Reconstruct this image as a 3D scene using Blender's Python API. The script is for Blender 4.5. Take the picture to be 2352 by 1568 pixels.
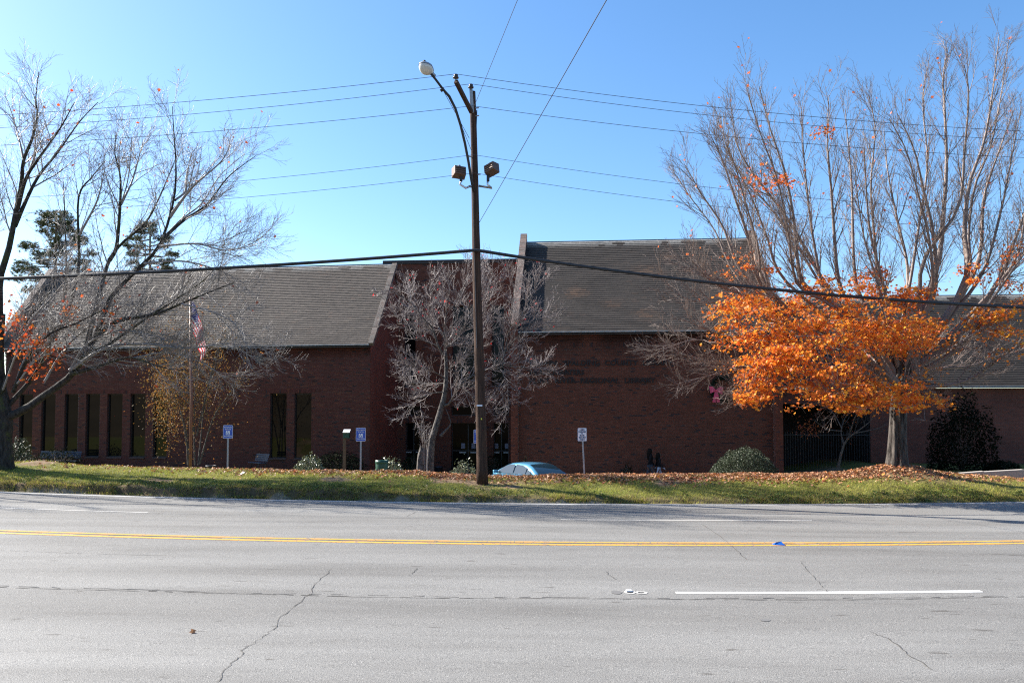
import bpy, bmesh, math, random
import numpy as np
from mathutils import Vector, Matrix

for o in list(bpy.data.objects):
    bpy.data.objects.remove(o, do_unlink=True)
scene = bpy.context.scene
COL = scene.collection
random.seed(7)
RNG = np.random.default_rng(11)
R = math.radians

# ------------------------------------------------------------------ camera
EYE = 2.45
FPX = 1898.0                     # focal length in units of a 2352 px wide frame
HORIZON = 950.0
PITCH = R(2.5)
PPY = HORIZON - FPX * math.tan(PITCH)      # row of the principal point
cam_d = bpy.data.cameras.new('camera')
cam = bpy.data.objects.new('camera', cam_d)
COL.objects.link(cam)
cam.location = (0, 0, EYE)
cam.rotation_euler = (math.pi / 2 + PITCH, 0, 0)
cam_d.sensor_width = 22.3
cam_d.lens = 22.3 * FPX / 2352.0
cam_d.sensor_fit = 'HORIZONTAL'
cam_d.shift_y = (PPY - 784.0) / 2352.0
cam_d.clip_start = 0.05
cam_d.clip_end = 3000
scene.camera = cam

# ------------------------------------------------------------------ sky, sun, exposure
SUN_EL = R(34.5)
SUN_AZ = math.atan2(-0.925, 0.38)           # clockwise from +Y
sun_dir = Vector((math.sin(SUN_AZ) * math.cos(SUN_EL), math.cos(SUN_AZ) * math.cos(SUN_EL), math.sin(SUN_EL)))
world = bpy.data.worlds.new('World')
scene.world = world
world.use_nodes = True
wn = world.node_tree.nodes
wn.clear()
sky_n = wn.new('ShaderNodeTexSky')
sky_n.sky_type = 'NISHITA'
sky_n.sun_disc = False
sky_n.sun_elevation = SUN_EL
sky_n.sun_rotation = SUN_AZ
sky_n.altitude = 300
sky_n.air_density = 1.0
sky_n.dust_density = 0.95
sky_n.ozone_density = 3.0
bg = wn.new('ShaderNodeBackground')
bg.inputs['Strength'].default_value = 0.091
wo = wn.new('ShaderNodeOutputWorld')
hsv = wn.new('ShaderNodeHueSaturation'); hsv.inputs['Saturation'].default_value = 1.19
world.node_tree.links.new(sky_n.outputs[0], hsv.inputs['Color'])
world.node_tree.links.new(hsv.outputs[0], bg.inputs[0])
world.node_tree.links.new(bg.outputs[0], wo.inputs[0])
sun_l = bpy.data.lights.new('sun', 'SUN')
sun_l.energy = 5.0
sun_l.angle = R(0.53)
sun_l.color = (1.0, 0.95, 0.87)
sun = bpy.data.objects.new('sun', sun_l)
COL.objects.link(sun)
sun.location = (-40, 20, 40)
sun.rotation_euler = (-sun_dir).to_track_quat('-Z', 'Y').to_euler()
scene.view_settings.view_transform = 'Standard'
scene.view_settings.look = 'None'
scene.view_settings.gamma = 1.0
scene.view_settings.exposure = 1.5
scene.view_settings.use_curve_mapping = False
scene.render.engine = 'CYCLES'
scene.cycles.use_denoising = False
scene.cycles.filter_width = 1.15
scene.cycles.max_bounces = 6
scene.cycles.transparent_max_bounces = 8
scene.cycles.sample_clamp_indirect = 6

# ------------------------------------------------------------------ helpers
def at(px, py, Y):
    """world point seen at frame position (px,py) of a 2352x1568 frame, at depth Y"""
    cx = (px - 1176.0) / FPX
    cy = (PPY - py) / FPX
    c, s = math.cos(PITCH), math.sin(PITCH)
    t = Y / (c - cy * s)
    return Vector((cx * t, Y, EYE + t * (s + cy * c)))

def vnoise(x, y, seed=0):
    """smooth 2-D value noise on arrays, range 0..1"""
    x = np.asarray(x, float); y = np.asarray(y, float)
    xi = np.floor(x).astype(np.int64); yi = np.floor(y).astype(np.int64)
    xf = x - xi; yf = y - yi
    xf = xf * xf * (3 - 2 * xf); yf = yf * yf * (3 - 2 * yf)
    def h(a, b):
        n = (a * 374761393 + b * 668265263 + seed * 974711) & 0x7fffffff
        n = ((n ^ (n >> 13)) * 1274126177) & 0x7fffffff
        return ((n ^ (n >> 16)) & 0xffff) / 65535.0
    return (h(xi, yi) * (1 - xf) + h(xi + 1, yi) * xf) * (1 - yf) + (h(xi, yi + 1) * (1 - xf) + h(xi + 1, yi + 1) * xf) * yf

def fbm(x, y, seed=0, oct=3):
    s = 0; a = 0.5; t = 0
    for i in range(oct):
        s = s + a * vnoise(np.asarray(x) * 2 ** i, np.asarray(y) * 2 ** i, seed + i * 17); t += a; a *= 0.5
    return s / t

def wloc(o):
    p = Vector((0, 0, 0))
    while o is not None:
        p = p + Vector(o.location); o = o.parent
    return p

def link(o, parent=None):
    COL.objects.link(o)
    if parent is not None:
        o.parent = parent
    return o

def tag(o, label=None, cat=None, group=None, kind=None):
    if label: o['label'] = label
    if cat: o['category'] = cat
    if group: o['group'] = group
    if kind: o['kind'] = kind
    return o

def thing(name, label, cat, loc, group=None):
    o = bpy.data.objects.new(name, None)
    o.empty_display_size = 0.2
    o.location = loc
    COL.objects.link(o)
    return tag(o, label, cat, group)

def np_mesh(name, V, F, mats=(), col=None, smooth=False, mi=None, uv=None):
    """V (n,3); F either an (m,k) int array or list of such arrays"""
    if not isinstance(F, (list, tuple)):
        F = [F]
    F = [np.asarray(f, dtype=np.int32) for f in F if len(f)]
    me = bpy.data.meshes.new(name)
    V = np.asarray(V, dtype=np.float32)
    me.vertices.add(len(V)); me.vertices.foreach_set('co', V.ravel())
    idx = np.concatenate([f.ravel() for f in F])
    tot = np.concatenate([np.full(len(f), f.shape[1], dtype=np.int32) for f in F])
    st = np.concatenate([[0], np.cumsum(tot)[:-1]]).astype(np.int32)
    me.loops.add(len(idx)); me.loops.foreach_set('vertex_index', idx.astype(np.int32))
    me.polygons.add(len(tot)); me.polygons.foreach_set('loop_start', st)
    try:
        me.polygons.foreach_set('loop_total', tot)
    except Exception:
        pass
    me.polygons.foreach_set('use_smooth', np.full(len(tot), bool(smooth)))
    for m in mats:
        me.materials.append(m)
    if mi is not None:
        me.polygons.foreach_set('material_index', np.asarray(mi, dtype=np.int32))
    me.update(calc_edges=True)
    if col is not None:
        c = np.ones((len(V), 4), dtype=np.float32); c[:, :3] = np.asarray(col)[:, :3]
        a = me.attributes.new('col', 'FLOAT_COLOR', 'POINT'); a.data.foreach_set('color', c.ravel())
    if uv is not None:
        l = me.uv_layers.new(name='UVMap'); l.data.foreach_set('uv', np.asarray(uv, dtype=np.float32)[idx].ravel())
    return me

def obj(name, me, parent=None, loc=None):
    """mesh given in world coordinates; the parent chain only carries translations"""
    o = bpy.data.objects.new(name, me)
    if parent is not None:
        p = wloc(parent)
        me.transform(Matrix.Translation(-p))
        link(o, parent)
    else:
        if loc is not None:
            me.transform(Matrix.Translation(-Vector(loc)))
            o.location = loc
        link(o)
    return o

class MB:
    """collects simple solids in world coordinates into one mesh"""
    def __init__(self):
        self.v = []; self.f = []; self.m = []; self.c = []; self.cur = 0; self.col = (1, 1, 1)
    def add(self, vs, fs):
        b = len(self.v)
        for p in vs:
            self.v.append(tuple(p)); self.c.append(self.col)
        for f in fs:
            self.f.append(tuple(b + i for i in f)); self.m.append(self.cur)
        return self
    def quad(self, a, b, c, d):
        return self.add([a, b, c, d], [(0, 1, 2, 3)])
    def obox(self, c, ux, uy, uz, hx, hy, hz):
        """oriented box: centre, three unit axes, half sizes"""
        c = Vector(c); ux = Vector(ux) * hx; uy = Vector(uy) * hy; uz = Vector(uz) * hz
        vs = [c + sx * ux + sy * uy + sz * uz for sz in (-1, 1) for sy in (-1, 1) for sx in (-1, 1)]
        return self.add(vs, [(0, 2, 3, 1), (4, 5, 7, 6), (0, 1, 5, 4), (2, 6, 7, 3), (0, 4, 6, 2), (1, 3, 7, 5)])
    def box(self, x0, x1, y0, y1, z0, z1):
        return self.obox(((x0 + x1) / 2, (y0 + y1) / 2, (z0 + z1) / 2), (1, 0, 0), (0, 1, 0), (0, 0, 1), (x1 - x0) / 2, (y1 - y0) / 2, (z1 - z0) / 2)
    def bar(self, a, b, w, d=None, up=(0, 0, 1)):
        a = Vector(a); b = Vector(b); t = (b - a); L = t.length; t.normalize()
        s = t.cross(Vector(up))
        if s.length < 1e-4: s = t.cross(Vector((1, 0, 0)))
        s.normalize(); u = s.cross(t)
        return self.obox((a + b) / 2, t, s, u, L / 2, w / 2, (d or w) / 2)
    def tube(self, pts, rad, k=8, cap=True):
        pts = [Vector(p) for p in pts]; n = len(pts)
        if not isinstance(rad, (list, tuple)): rad = [rad] * n
        ref = None; vs = []
        for i, p in enumerate(pts):
            t = (pts[min(i + 1, n - 1)] - pts[max(i - 1, 0)]).normalized()
            if ref is None:
                ref = Vector((0, 0, 1)) if abs(t.z) < 0.9 else Vector((1, 0, 0))
            a = t.cross(ref).normalized(); b = t.cross(a).normalized(); ref = a.cross(t).normalized()
            for j in range(k):
                w = 2 * math.pi * j / k
                vs.append(p + (a * math.cos(w) + b * math.sin(w)) * rad[i])
        fs = [(i * k + j, i * k + (j + 1) % k, (i + 1) * k + (j + 1) % k, (i + 1) * k + j) for i in range(n - 1) for j in range(k)]
        if cap:
            fs += [tuple(range(k)), tuple(range((n - 1) * k + k - 1, (n - 1) * k - 1, -1))]
        return self.add(vs, fs)
    def lathe(self, c, prof, k=20, axis=(0, 0, 1)):
        ax = Vector(axis).normalized()
        pts = [Vector(c) + ax * z for r, z in prof]; rad = [max(r, 1e-4) for r, z in prof]
        a = ax.orthogonal().normalized(); b = ax.cross(a)
        vs = [p + (a * math.cos(2 * math.pi * j / k) + b * math.sin(2 * math.pi * j / k)) * r for p, r in zip(pts, rad) for j in range(k)]
        n = len(prof)
        fs = [(i * k + j, i * k + (j + 1) % k, (i + 1) * k + (j + 1) % k, (i + 1) * k + j) for i in range(n - 1) for j in range(k)]
        return self.add(vs, fs)
    def mesh(self, name, mats, smooth=False):
        me = bpy.data.meshes.new(name)
        me.from_pydata(self.v, [], self.f)
        for m in (mats if isinstance(mats, (list, tuple)) else [mats]):
            me.materials.append(m)
        me.polygons.foreach_set('material_index', self.m)
        if smooth:
            me.polygons.foreach_set('use_smooth', [True] * len(self.f))
        a = me.attributes.new('col', 'FLOAT_COLOR', 'POINT')
        a.data.foreach_set('color', np.array([(*c, 1) for c in self.c], dtype=np.float32).ravel())
        me.update()
        return me
    def build(self, name, mats, parent=None, smooth=False, bevel=0, loc=None):
        me = self.mesh(name, mats, smooth)
        bm = bmesh.new(); bm.from_mesh(me)
        bmesh.ops.recalc_face_normals(bm, faces=bm.faces)
        if bevel:
            bmesh.ops.bevel(bm, geom=[e for e in bm.edges if len(e.link_faces) == 2 and e.calc_face_angle(0) > 0.6], offset=bevel, segments=2, affect='EDGES', profile=0.5)
        bm.to_mesh(me); bm.free()
        return obj(name, me, parent, loc)

# ------------------------------------------------------------------ materials
def M_(name):
    m = bpy.data.materials.new(name); m.use_nodes = True
    nt = m.node_tree; nt.nodes.clear()
    out = nt.nodes.new('ShaderNodeOutputMaterial')
    b = nt.nodes.new('ShaderNodeBsdfPrincipled')
    nt.links.new(b.outputs[0], out.inputs[0])
    return m, nt, b, out

def node(nt, t, **kw):
    n = nt.nodes.new(t)
    for k, v in kw.items():
        if hasattr(n, k): setattr(n, k, v)
        else: n.inputs[k.replace('_', ' ')].default_value = v
    return n

def mixc(nt, fac, a, b, blend='MIX'):
    n = nt.nodes.new('ShaderNodeMix'); n.data_type = 'RGBA'; n.blend_type = blend
    for s, v in ((n.inputs[0], fac), (n.inputs[6], a), (n.inputs[7], b)):
        if hasattr(v, 'links') or hasattr(v, 'is_linked'): nt.links.new(v, s)
        elif isinstance(v, (int, float)): s.default_value = v
        else: s.default_value = (*v[:3], 1)
    return n.outputs[2]

def ramp(nt, src, stops):
    n = nt.nodes.new('ShaderNodeValToRGB'); e = n.color_ramp.elements
    while len(e) < len(stops): e.new(0.5)
    for i, (p, c) in enumerate(stops):
        e[i].position = p; e[i].color = (*c, 1) if len(c) == 3 else c
    nt.links.new(src, n.inputs[0])
    return n.outputs[0]

def simple(name, col, rough=0.6, metal=0.0, noise=0.0, scale=8.0, attr=False, bump=0.0, bscale=60.0, spec=0.5, dark=(0, 0, 0), coat=0.0, stretch=None):
    m, nt, b, out = M_(name)
    tc = nt.nodes.new('ShaderNodeTexCoord'); src = tc.outputs['Object']
    if stretch:
        mp = nt.nodes.new('ShaderNodeMapping'); mp.inputs['Scale'].default_value = stretch
        nt.links.new(src, mp.inputs[0]); src = mp.outputs[0]
    c = None
    if attr:
        a = nt.nodes.new('ShaderNodeAttribute'); a.attribute_name = 'col'
        c = mixc(nt, 1.0, a.outputs['Color'], col, 'MULTIPLY')
    if noise > 0:
        n = node(nt, 'ShaderNodeTexNoise', Scale=scale, Detail=5.0, Roughness=0.6); nt.links.new(src, n.inputs['Vector'])
        f = ramp(nt, n.outputs[0], [(0.35, (0, 0, 0)), (0.65, (1, 1, 1))])
        mm = nt.nodes.new('ShaderNodeMath'); mm.operation = 'MULTIPLY'; mm.inputs[1].default_value = noise; nt.links.new(f, mm.inputs[0])
        c = mixc(nt, mm.outputs[0], c if c is not None else col, dark)
    if c is None: b.inputs['Base Color'].default_value = (*col, 1)
    else: nt.links.new(c, b.inputs['Base Color'])
    b.inputs['Roughness'].default_value = rough; b.inputs['Metallic'].default_value = metal
    b.inputs['Specular IOR Level'].default_value = spec
    b.inputs['Coat Weight'].default_value = coat
    if bump > 0:
        n2 = node(nt, 'ShaderNodeTexNoise', Scale=bscale, Detail=4.0); nt.links.new(src, n2.inputs['Vector'])
        bp = node(nt, 'ShaderNodeBump', Strength=bump, Distance=0.02); nt.links.new(n2.outputs[0], bp.inputs['Height'])
        nt.links.new(bp.outputs[0], b.inputs['Normal'])
    return m

def leaf_mat(name, tint=(1, 1, 1), trans=0.45, rough=0.45, spec=0.4):
    m, nt, b, out = M_(name)
    a = nt.nodes.new('ShaderNodeAttribute'); a.attribute_name = 'col'
    c = mixc(nt, 1.0, a.outputs['Color'], tint, 'MULTIPLY')
    nt.links.new(c, b.inputs['Base Color']); b.inputs['Roughness'].default_value = rough; b.inputs['Specular IOR Level'].default_value = spec
    t = nt.nodes.new('ShaderNodeBsdfTranslucent'); nt.links.new(c, t.inputs[0])
    mx = nt.nodes.new('ShaderNodeMixShader'); mx.inputs[0].default_value = trans
    nt.links.new(b.outputs[0], mx.inputs[1]); nt.links.new(t.outputs[0], mx.inputs[2]); nt.links.new(mx.outputs[0], out.inputs[0])
    return m

def asphalt_mat(name, base, var=0.35):
    m, nt, b, out = M_(name)
    tc = nt.nodes.new('ShaderNodeTexCoord')
    n1 = node(nt, 'ShaderNodeTexNoise', Scale=70.0, Detail=3.0, Roughness=0.7); nt.links.new(tc.outputs['Object'], n1.inputs['Vector'])
    grain = ramp(nt, n1.outputs[0], [(0.30, (0.45, 0.45, 0.45)), (0.5, (1, 1, 1)), (0.68, (1.6, 1.58, 1.54))])
    n2 = node(nt, 'ShaderNodeTexNoise', Scale=0.9, Detail=5.0, Roughness=0.6)
    mp = nt.nodes.new('ShaderNodeMapping'); mp.inputs['Scale'].default_value = (0.22, 1.6, 1); nt.links.new(tc.outputs['Object'], mp.inputs[0]); nt.links.new(mp.outputs[0], n2.inputs['Vector'])
    wear = ramp(nt, n2.outputs[0], [(0.28, (0.80, 0.79, 0.78)), (0.5, (1, 1, 1)), (0.72, (1.12, 1.12, 1.12))])
    c = mixc(nt, 1.0, grain, base, 'MULTIPLY'); c = mixc(nt, 1.0, c, wear, 'MULTIPLY')
    n5 = node(nt, 'ShaderNodeTexNoise', Scale=1.0, Detail=2.0)
    mp5 = nt.nodes.new('ShaderNodeMapping'); mp5.inputs['Scale'].default_value = (0.03, 0.75, 1); nt.links.new(tc.outputs['Object'], mp5.inputs[0]); nt.links.new(mp5.outputs[0], n5.inputs['Vector'])
    c = mixc(nt, 1.0, c, ramp(nt, n5.outputs[0], [(0.35, (0.85, 0.84, 0.83)), (0.65, (1.08, 1.08, 1.08))]), 'MULTIPLY')
    n3 = node(nt, 'ShaderNodeTexNoise', Scale=3.5, Detail=2.0)
    mp3 = nt.nodes.new('ShaderNodeMapping'); mp3.inputs['Scale'].default_value = (0.6, 2.2, 1); nt.links.new(tc.outputs['Object'], mp3.inputs[0]); nt.links.new(mp3.outputs[0], n3.inputs['Vector'])
    spots = ramp(nt, n3.outputs[0], [(0.25, (0.6, 0.58, 0.56)), (0.31, (1, 1, 1))])
    c = mixc(nt, 1.0, c, spots, 'MULTIPLY')
    vw = nt.nodes.new('ShaderNodeTexVoronoi'); vw.inputs['Scale'].default_value = 30.0; nt.links.new(tc.outputs['Object'], vw.inputs['Vector'])
    chip = ramp(nt, vw.outputs['Distance'], [(0.10, (1, 1, 1)), (0.16, (0, 0, 0))])
    sel = nt.nodes.new('ShaderNodeSeparateColor'); nt.links.new(vw.outputs['Color'], sel.inputs[0])
    gt = nt.nodes.new('ShaderNodeMath'); gt.operation = 'GREATER_THAN'; gt.inputs[1].default_value = 0.86; nt.links.new(sel.outputs[0], gt.inputs[0])
    mu = nt.nodes.new('ShaderNodeMath'); mu.operation = 'MULTIPLY'; nt.links.new(chip, mu.inputs[0]); nt.links.new(gt.outputs[0], mu.inputs[1])
    c = mixc(nt, mu.outputs[0], c, tuple(min(v * 3.2, 0.75) for v in base))
    lt_ = nt.nodes.new('ShaderNodeMath'); lt_.operation = 'LESS_THAN'; lt_.inputs[1].default_value = 0.16; nt.links.new(sel.outputs[1], lt_.inputs[0])
    mu2 = nt.nodes.new('ShaderNodeMath'); mu2.operation = 'MULTIPLY'; nt.links.new(chip, mu2.inputs[0]); nt.links.new(lt_.outputs[0], mu2.inputs[1])
    c = mixc(nt, mu2.outputs[0], c, tuple(v * 0.3 for v in base))
    nt.links.new(c, b.inputs['Base Color']); b.inputs['Roughness'].default_value = 0.7; b.inputs['Specular IOR Level'].default_value = 0.25
    n4 = node(nt, 'ShaderNodeTexNoise', Scale=90.0, Detail=2.0); nt.links.new(tc.outputs['Object'], n4.inputs['Vector'])
    bp = node(nt, 'ShaderNodeBump', Strength=0.55, Distance=0.01); nt.links.new(n4.outputs[0], bp.inputs['Height']); nt.links.new(bp.outputs[0], b.inputs['Normal'])
    return m

def paint_mat(name, col, wear=0.5, crack=True):
    m, nt, b, out = M_(name)
    tc = nt.nodes.new('ShaderNodeTexCoord')
    n = node(nt, 'ShaderNodeTexNoise', Scale=26.0, Detail=4.0, Roughness=0.7); nt.links.new(tc.outputs['Object'], n.inputs['Vector'])
    f = ramp(nt, n.outputs[0], [(0.5 + 0.18 * (1 - wear), (0, 0, 0)), (0.62 + 0.2 * (1 - wear), (0.85, 0.85, 0.85))])
    c = mixc(nt, f, col, (0.23, 0.22, 0.21))
    if crack:
        v = nt.nodes.new('ShaderNodeTexVoronoi'); v.feature = 'DISTANCE_TO_EDGE'; v.inputs['Scale'].default_value = 6.0
        nt.links.new(tc.outputs['Object'], v.inputs['Vector'])
        g = ramp(nt, v.outputs['Distance'], [(0.015, (1, 1, 1)), (0.04, (0, 0, 0))])
        c = mixc(nt, g, c, (0.2, 0.16, 0.1))
    nt.links.new(c, b.inputs['Base Color']); b.inputs['Roughness'].default_value = 0.6
    return m

def brick_tex_mat(name, c1, c2, mortar):
    m, nt, b, out = M_(name)
    uv = nt.nodes.new('ShaderNodeUVMap')
    t = nt.nodes.new('ShaderNodeTexBrick'); nt.links.new(uv.outputs[0], t.inputs['Vector'])
    t.inputs['Color1'].default_value = (*c1, 1); t.inputs['Color2'].default_value = (*c2, 1); t.inputs['Mortar'].default_value = (*mortar, 1)
    t.inputs['Scale'].default_value = 1.0; t.inputs['Mortar Size'].default_value = 0.005; t.inputs['Brick Width'].default_value = 0.21; t.inputs['Row Height'].default_value = 0.0677
    n = node(nt, 'ShaderNodeTexNoise', Scale=0.8, Detail=5.0); nt.links.new(uv.outputs[0], n.inputs['Vector'])
    w = ramp(nt, n.outputs[0], [(0.3, (0.7, 0.68, 0.68)), (0.7, (1.15, 1.12, 1.1))])
    c = mixc(nt, 1.0, t.outputs[0], w, 'MULTIPLY')
    nt.links.new(c, b.inputs['Base Color']); b.inputs['Roughness'].default_value = 0.85
    bp = node(nt, 'ShaderNodeBump', Strength=0.4, Distance=0.01); bp.invert = True; nt.links.new(t.outputs['Fac'], bp.inputs['Height']); nt.links.new(bp.outputs[0], b.inputs['Normal'])
    return m

def bark_mat(name, c1, c2, zs=0.25, scale=14.0, bump=0.8, moss=None):
    m, nt, b, out = M_(name)
    tc = nt.nodes.new('ShaderNodeTexCoord')
    mp = nt.nodes.new('ShaderNodeMapping'); mp.inputs['Scale'].default_value = (1, 1, zs); nt.links.new(tc.outputs['Object'], mp.inputs[0])
    n = node(nt, 'ShaderNodeTexNoise', Scale=scale, Detail=6.0, Roughness=0.65); nt.links.new(mp.outputs[0], n.inputs['Vector'])
    c = ramp(nt, n.outputs[0], [(0.38, c1), (0.62, c2)])
    if moss:
        n2 = node(nt, 'ShaderNodeTexNoise', Scale=2.2, Detail=5.0, Roughness=0.7); nt.links.new(tc.outputs['Object'], n2.inputs['Vector'])
        g = ramp(nt, n2.outputs[0], [(0.52, (0, 0, 0)), (0.62, (1, 1, 1))])
        c = mixc(nt, g, c, moss)
    nt.links.new(c, b.inputs['Base Color']); b.inputs['Roughness'].default_value = 0.85; b.inputs['Specular IOR Level'].default_value = 0.25
    bp = node(nt, 'ShaderNodeBump', Strength=bump, Distance=0.04); nt.links.new(n.outputs[0], bp.inputs['Height']); nt.links.new(bp.outputs[0], b.inputs['Normal'])
    return m

MT = {}
MT['asphalt'] = asphalt_mat('asphalt', (0.185, 0.179, 0.167))
MT['lot'] = asphalt_mat('lot_asphalt', (0.10, 0.10, 0.10))
MT['white_paint'] = paint_mat('white_paint', (0.70, 0.69, 0.66), 0.5, False)
MT['thin_white_paint'] = paint_mat('thin_white_paint', (0.48, 0.46, 0.42), 0.75, False)
MT['yellow_paint'] = paint_mat('yellow_paint', (0.62, 0.31, 0.04), 0.5, True)
MT['crack'] = simple('crack', (0.065, 0.06, 0.055), 0.95)
MT['seam'] = simple('seam', (0.13, 0.125, 0.12), 0.95)
MT['ground'] = simple('ground_soil', (1, 1, 1), 0.95, attr=True, noise=0.45, scale=9.0, dark=(0.05, 0.045, 0.02), bump=0.7, bscale=18.0, spec=0.1)
MT['grass'] = leaf_mat('grass_blade', (1, 1, 1), 0.35, 0.6, 0.2)
MT['brick'] = simple('brick', (1, 1, 1), 0.85, attr=True, noise=0.2, scale=14.0, dark=(0.075, 0.032, 0.024), bump=0.3, bscale=90, spec=0.2)
MT['mortar'] = simple('mortar', (0.15, 0.12, 0.10), 0.95, noise=0.4, scale=1.2, dark=(0.06, 0.05, 0.045), spec=0.1)
MT['brick_tex'] = brick_tex_mat('brick_far', (0.175, 0.047, 0.027), (0.125, 0.035, 0.021), (0.13, 0.09, 0.07))
MT['tile'] = simple('roof_tile', (1, 1, 1), 0.8, attr=True, noise=0.4, scale=6.0, dark=(0.035, 0.031, 0.029), bump=0.4, bscale=70, spec=0.3)
MT['tile_under'] = simple('roof_felt', (0.03, 0.03, 0.03), 0.9)
MT['drip'] = simple('eave_metal', (0.52, 0.50, 0.47), 0.5, noise=0.4, scale=3)
MT['dark_metal'] = simple('dark_metal', (0.025, 0.025, 0.027), 0.45, 0.3)
MT['ridge_metal'] = simple('ridge_metal', (0.05, 0.07, 0.10), 0.45, 0.5)
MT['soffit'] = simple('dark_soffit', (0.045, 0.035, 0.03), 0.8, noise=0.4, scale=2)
MT['coping'] = simple('coping_brick', (1, 1, 1), 0.85, attr=True, noise=0.55, scale=9.0, dark=(0.19, 0.195, 0.17), bump=0.5, bscale=40)
MT['glass'] = simple('window_glass', (0.006, 0.006, 0.006), 0.03, spec=0.4, bump=0.02, bscale=0.8)
MT['tinted'] = simple('tinted_glass', (0.004, 0.004, 0.005), 0.08, spec=0.12)
MT['pole_wood'] = bark_mat('pole_wood', (0.035, 0.019, 0.013), (0.085, 0.045, 0.028), 0.05, 30.0, 0.5)
MT['galv'] = simple('galvanised_steel', (0.36, 0.37, 0.38), 0.5, 0.6, noise=0.3, scale=20, dark=(0.2, 0.2, 0.2))
MT['alu'] = simple('aluminium_pipe', (0.6, 0.6, 0.6), 0.35, 0.8)
MT['black'] = simple('black_cable', (0.02, 0.02, 0.022), 0.55)
MT['wire'] = simple('bare_wire', (0.045, 0.04, 0.045), 0.5)
MT['brown_metal'] = simple('bronze_housing', (0.12, 0.07, 0.048), 0.5, 0.2)
MT['porcelain'] = simple('porcelain', (0.03, 0.02, 0.018), 0.4)
MT['lamp_grey'] = simple('lamp_shell', (0.33, 0.34, 0.36), 0.4, 0.3)
MT['lamp_lens'] = simple('lamp_lens', (0.62, 0.60, 0.55), 0.12, noise=0.4, scale=9, dark=(0.4, 0.37, 0.3))
MT['sign_blue'] = simple('sign_blue', (0.035, 0.10, 0.46), 0.35)
MT['sign_white'] = simple('sign_white', (0.78, 0.78, 0.80), 0.4)
MT['sign_navy'] = simple('sign_navy', (0.015, 0.03, 0.12), 0.4)
MT['letter'] = simple('bronze_letter', (0.014, 0.010, 0.009), 0.6, 0.2)
MT['concrete'] = simple('concrete', (0.34, 0.30, 0.26), 0.9, noise=0.4, scale=4, dark=(0.3, 0.28, 0.25))
MT['green_paint'] = simple('green_enamel', (0.012, 0.06, 0.04), 0.4)
MT['bench_blue'] = simple('bench_blue', (0.035, 0.06, 0.11), 0.5)
MT['post_wood'] = simple('post_wood', (0.16, 0.085, 0.05), 0.8, noise=0.5, scale=10, dark=(0.07, 0.04, 0.03))
MT['bark_maple'] = bark_mat('bark_maple', (0.018, 0.014, 0.012), (0.10, 0.086, 0.075), 0.18, 13.0, 1.0)
MT['bark_left'] = bark_mat('bark_lichen', (0.016, 0.013, 0.011), (0.055, 0.047, 0.040), 0.3, 13.0, 0.9, moss=(0.05, 0.055, 0.02))
MT['twig_grey'] = simple('twig_grey', (0.27, 0.24, 0.22), 0.5, noise=0.5, scale=5, dark=(0.12, 0.095, 0.085))
MT['twig_dog'] = simple('twig_dogwood', (0.24, 0.195, 0.185), 0.5, noise=0.5, scale=5, dark=(0.11, 0.08, 0.075))
MT['twig_brown'] = simple('twig_brown', (0.20, 0.145, 0.12), 0.6, noise=0.4, scale=5, dark=(0.12, 0.09, 0.07))
MT['bark_dog'] = bark_mat('bark_dogwood', (0.035, 0.03, 0.027), (0.135, 0.122, 0.11), 0.5, 22.0, 0.6)
MT['bark_dark'] = bark_mat('bark_dark', (0.06, 0.05, 0.042), (0.14, 0.11, 0.09), 0.3, 14.0, 0.7)
MT['leaf'] = leaf_mat('autumn_leaf', (1, 1, 1), 0.42, 0.5, 0.28)
MT['dull_leaf'] = leaf_mat('dull_leaf', (1, 1, 1), 0.35, 0.6, 0.15)
MT['gloss_leaf'] = leaf_mat('gloss_leaf', (1, 1, 1), 0.12, 0.3, 0.6)
MT['litter'] = leaf_mat('fallen_leaf', (1, 1, 1), 0.15, 0.6, 0.3)
MT['evergreen'] = leaf_mat('evergreen_leaf', (1, 1, 1), 0.10, 0.5, 0.25)
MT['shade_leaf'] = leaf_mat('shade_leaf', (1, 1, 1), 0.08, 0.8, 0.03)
MT['needle'] = leaf_mat('pine_needle', (1, 1, 1), 0.15, 0.5, 0.3)
MT['car_paint'] = simple('car_paint', (0.10, 0.32, 0.50), 0.3, 0.35, coat=1.0)
MT['car_glass'] = simple('car_glass', (0.012, 0.03, 0.045), 0.03, spec=0.7)
MT['rubber'] = simple('rubber', (0.02, 0.02, 0.02), 0.8)
MT['chrome'] = simple('chrome', (0.7, 0.7, 0.7), 0.15, 1.0)
MT['tail_red'] = simple('tail_red', (0.4, 0.02, 0.02), 0.2)
MT['bow'] = simple('red_ribbon', (0.60, 0.06, 0.14), 0.4)
MT['cloth'] = simple('cloth', (1, 1, 1), 0.95, attr=True, spec=0.05)
MT['notice'] = simple('notice_paper', (0.20, 0.20, 0.24), 0.6)
MT['sill'] = simple('sill_brick', (0.10, 0.06, 0.05), 0.85, noise=0.4, scale=6)
MT['passage'] = simple('passage_dark', (0.022, 0.018, 0.016), 0.9)  # near-black walls: the unlit passage's shade is put into the colour
MT['hair'] = simple('hair', (0.010, 0.008, 0.007), 0.8, spec=0.1)
MT['flag'] = leaf_mat('flag_cloth', (1, 1, 1), 0.4, 0.7, 0.2)
MT['flagpole'] = simple('flagpole_paint', (0.17, 0.075, 0.05), 0.45, 0.2)
MT['plastic_white'] = simple('paper_white', (0.75, 0.75, 0.78), 0.6)
MT['plastic_blue'] = simple('litter_blue', (0.01, 0.085, 0.36), 0.35)
MT['yellow_tag'] = simple('tag_yellow', (0.65, 0.55, 0.05), 0.5)
MT['terracotta'] = simple('dark_pot', (0.03, 0.03, 0.04), 0.6)

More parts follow.
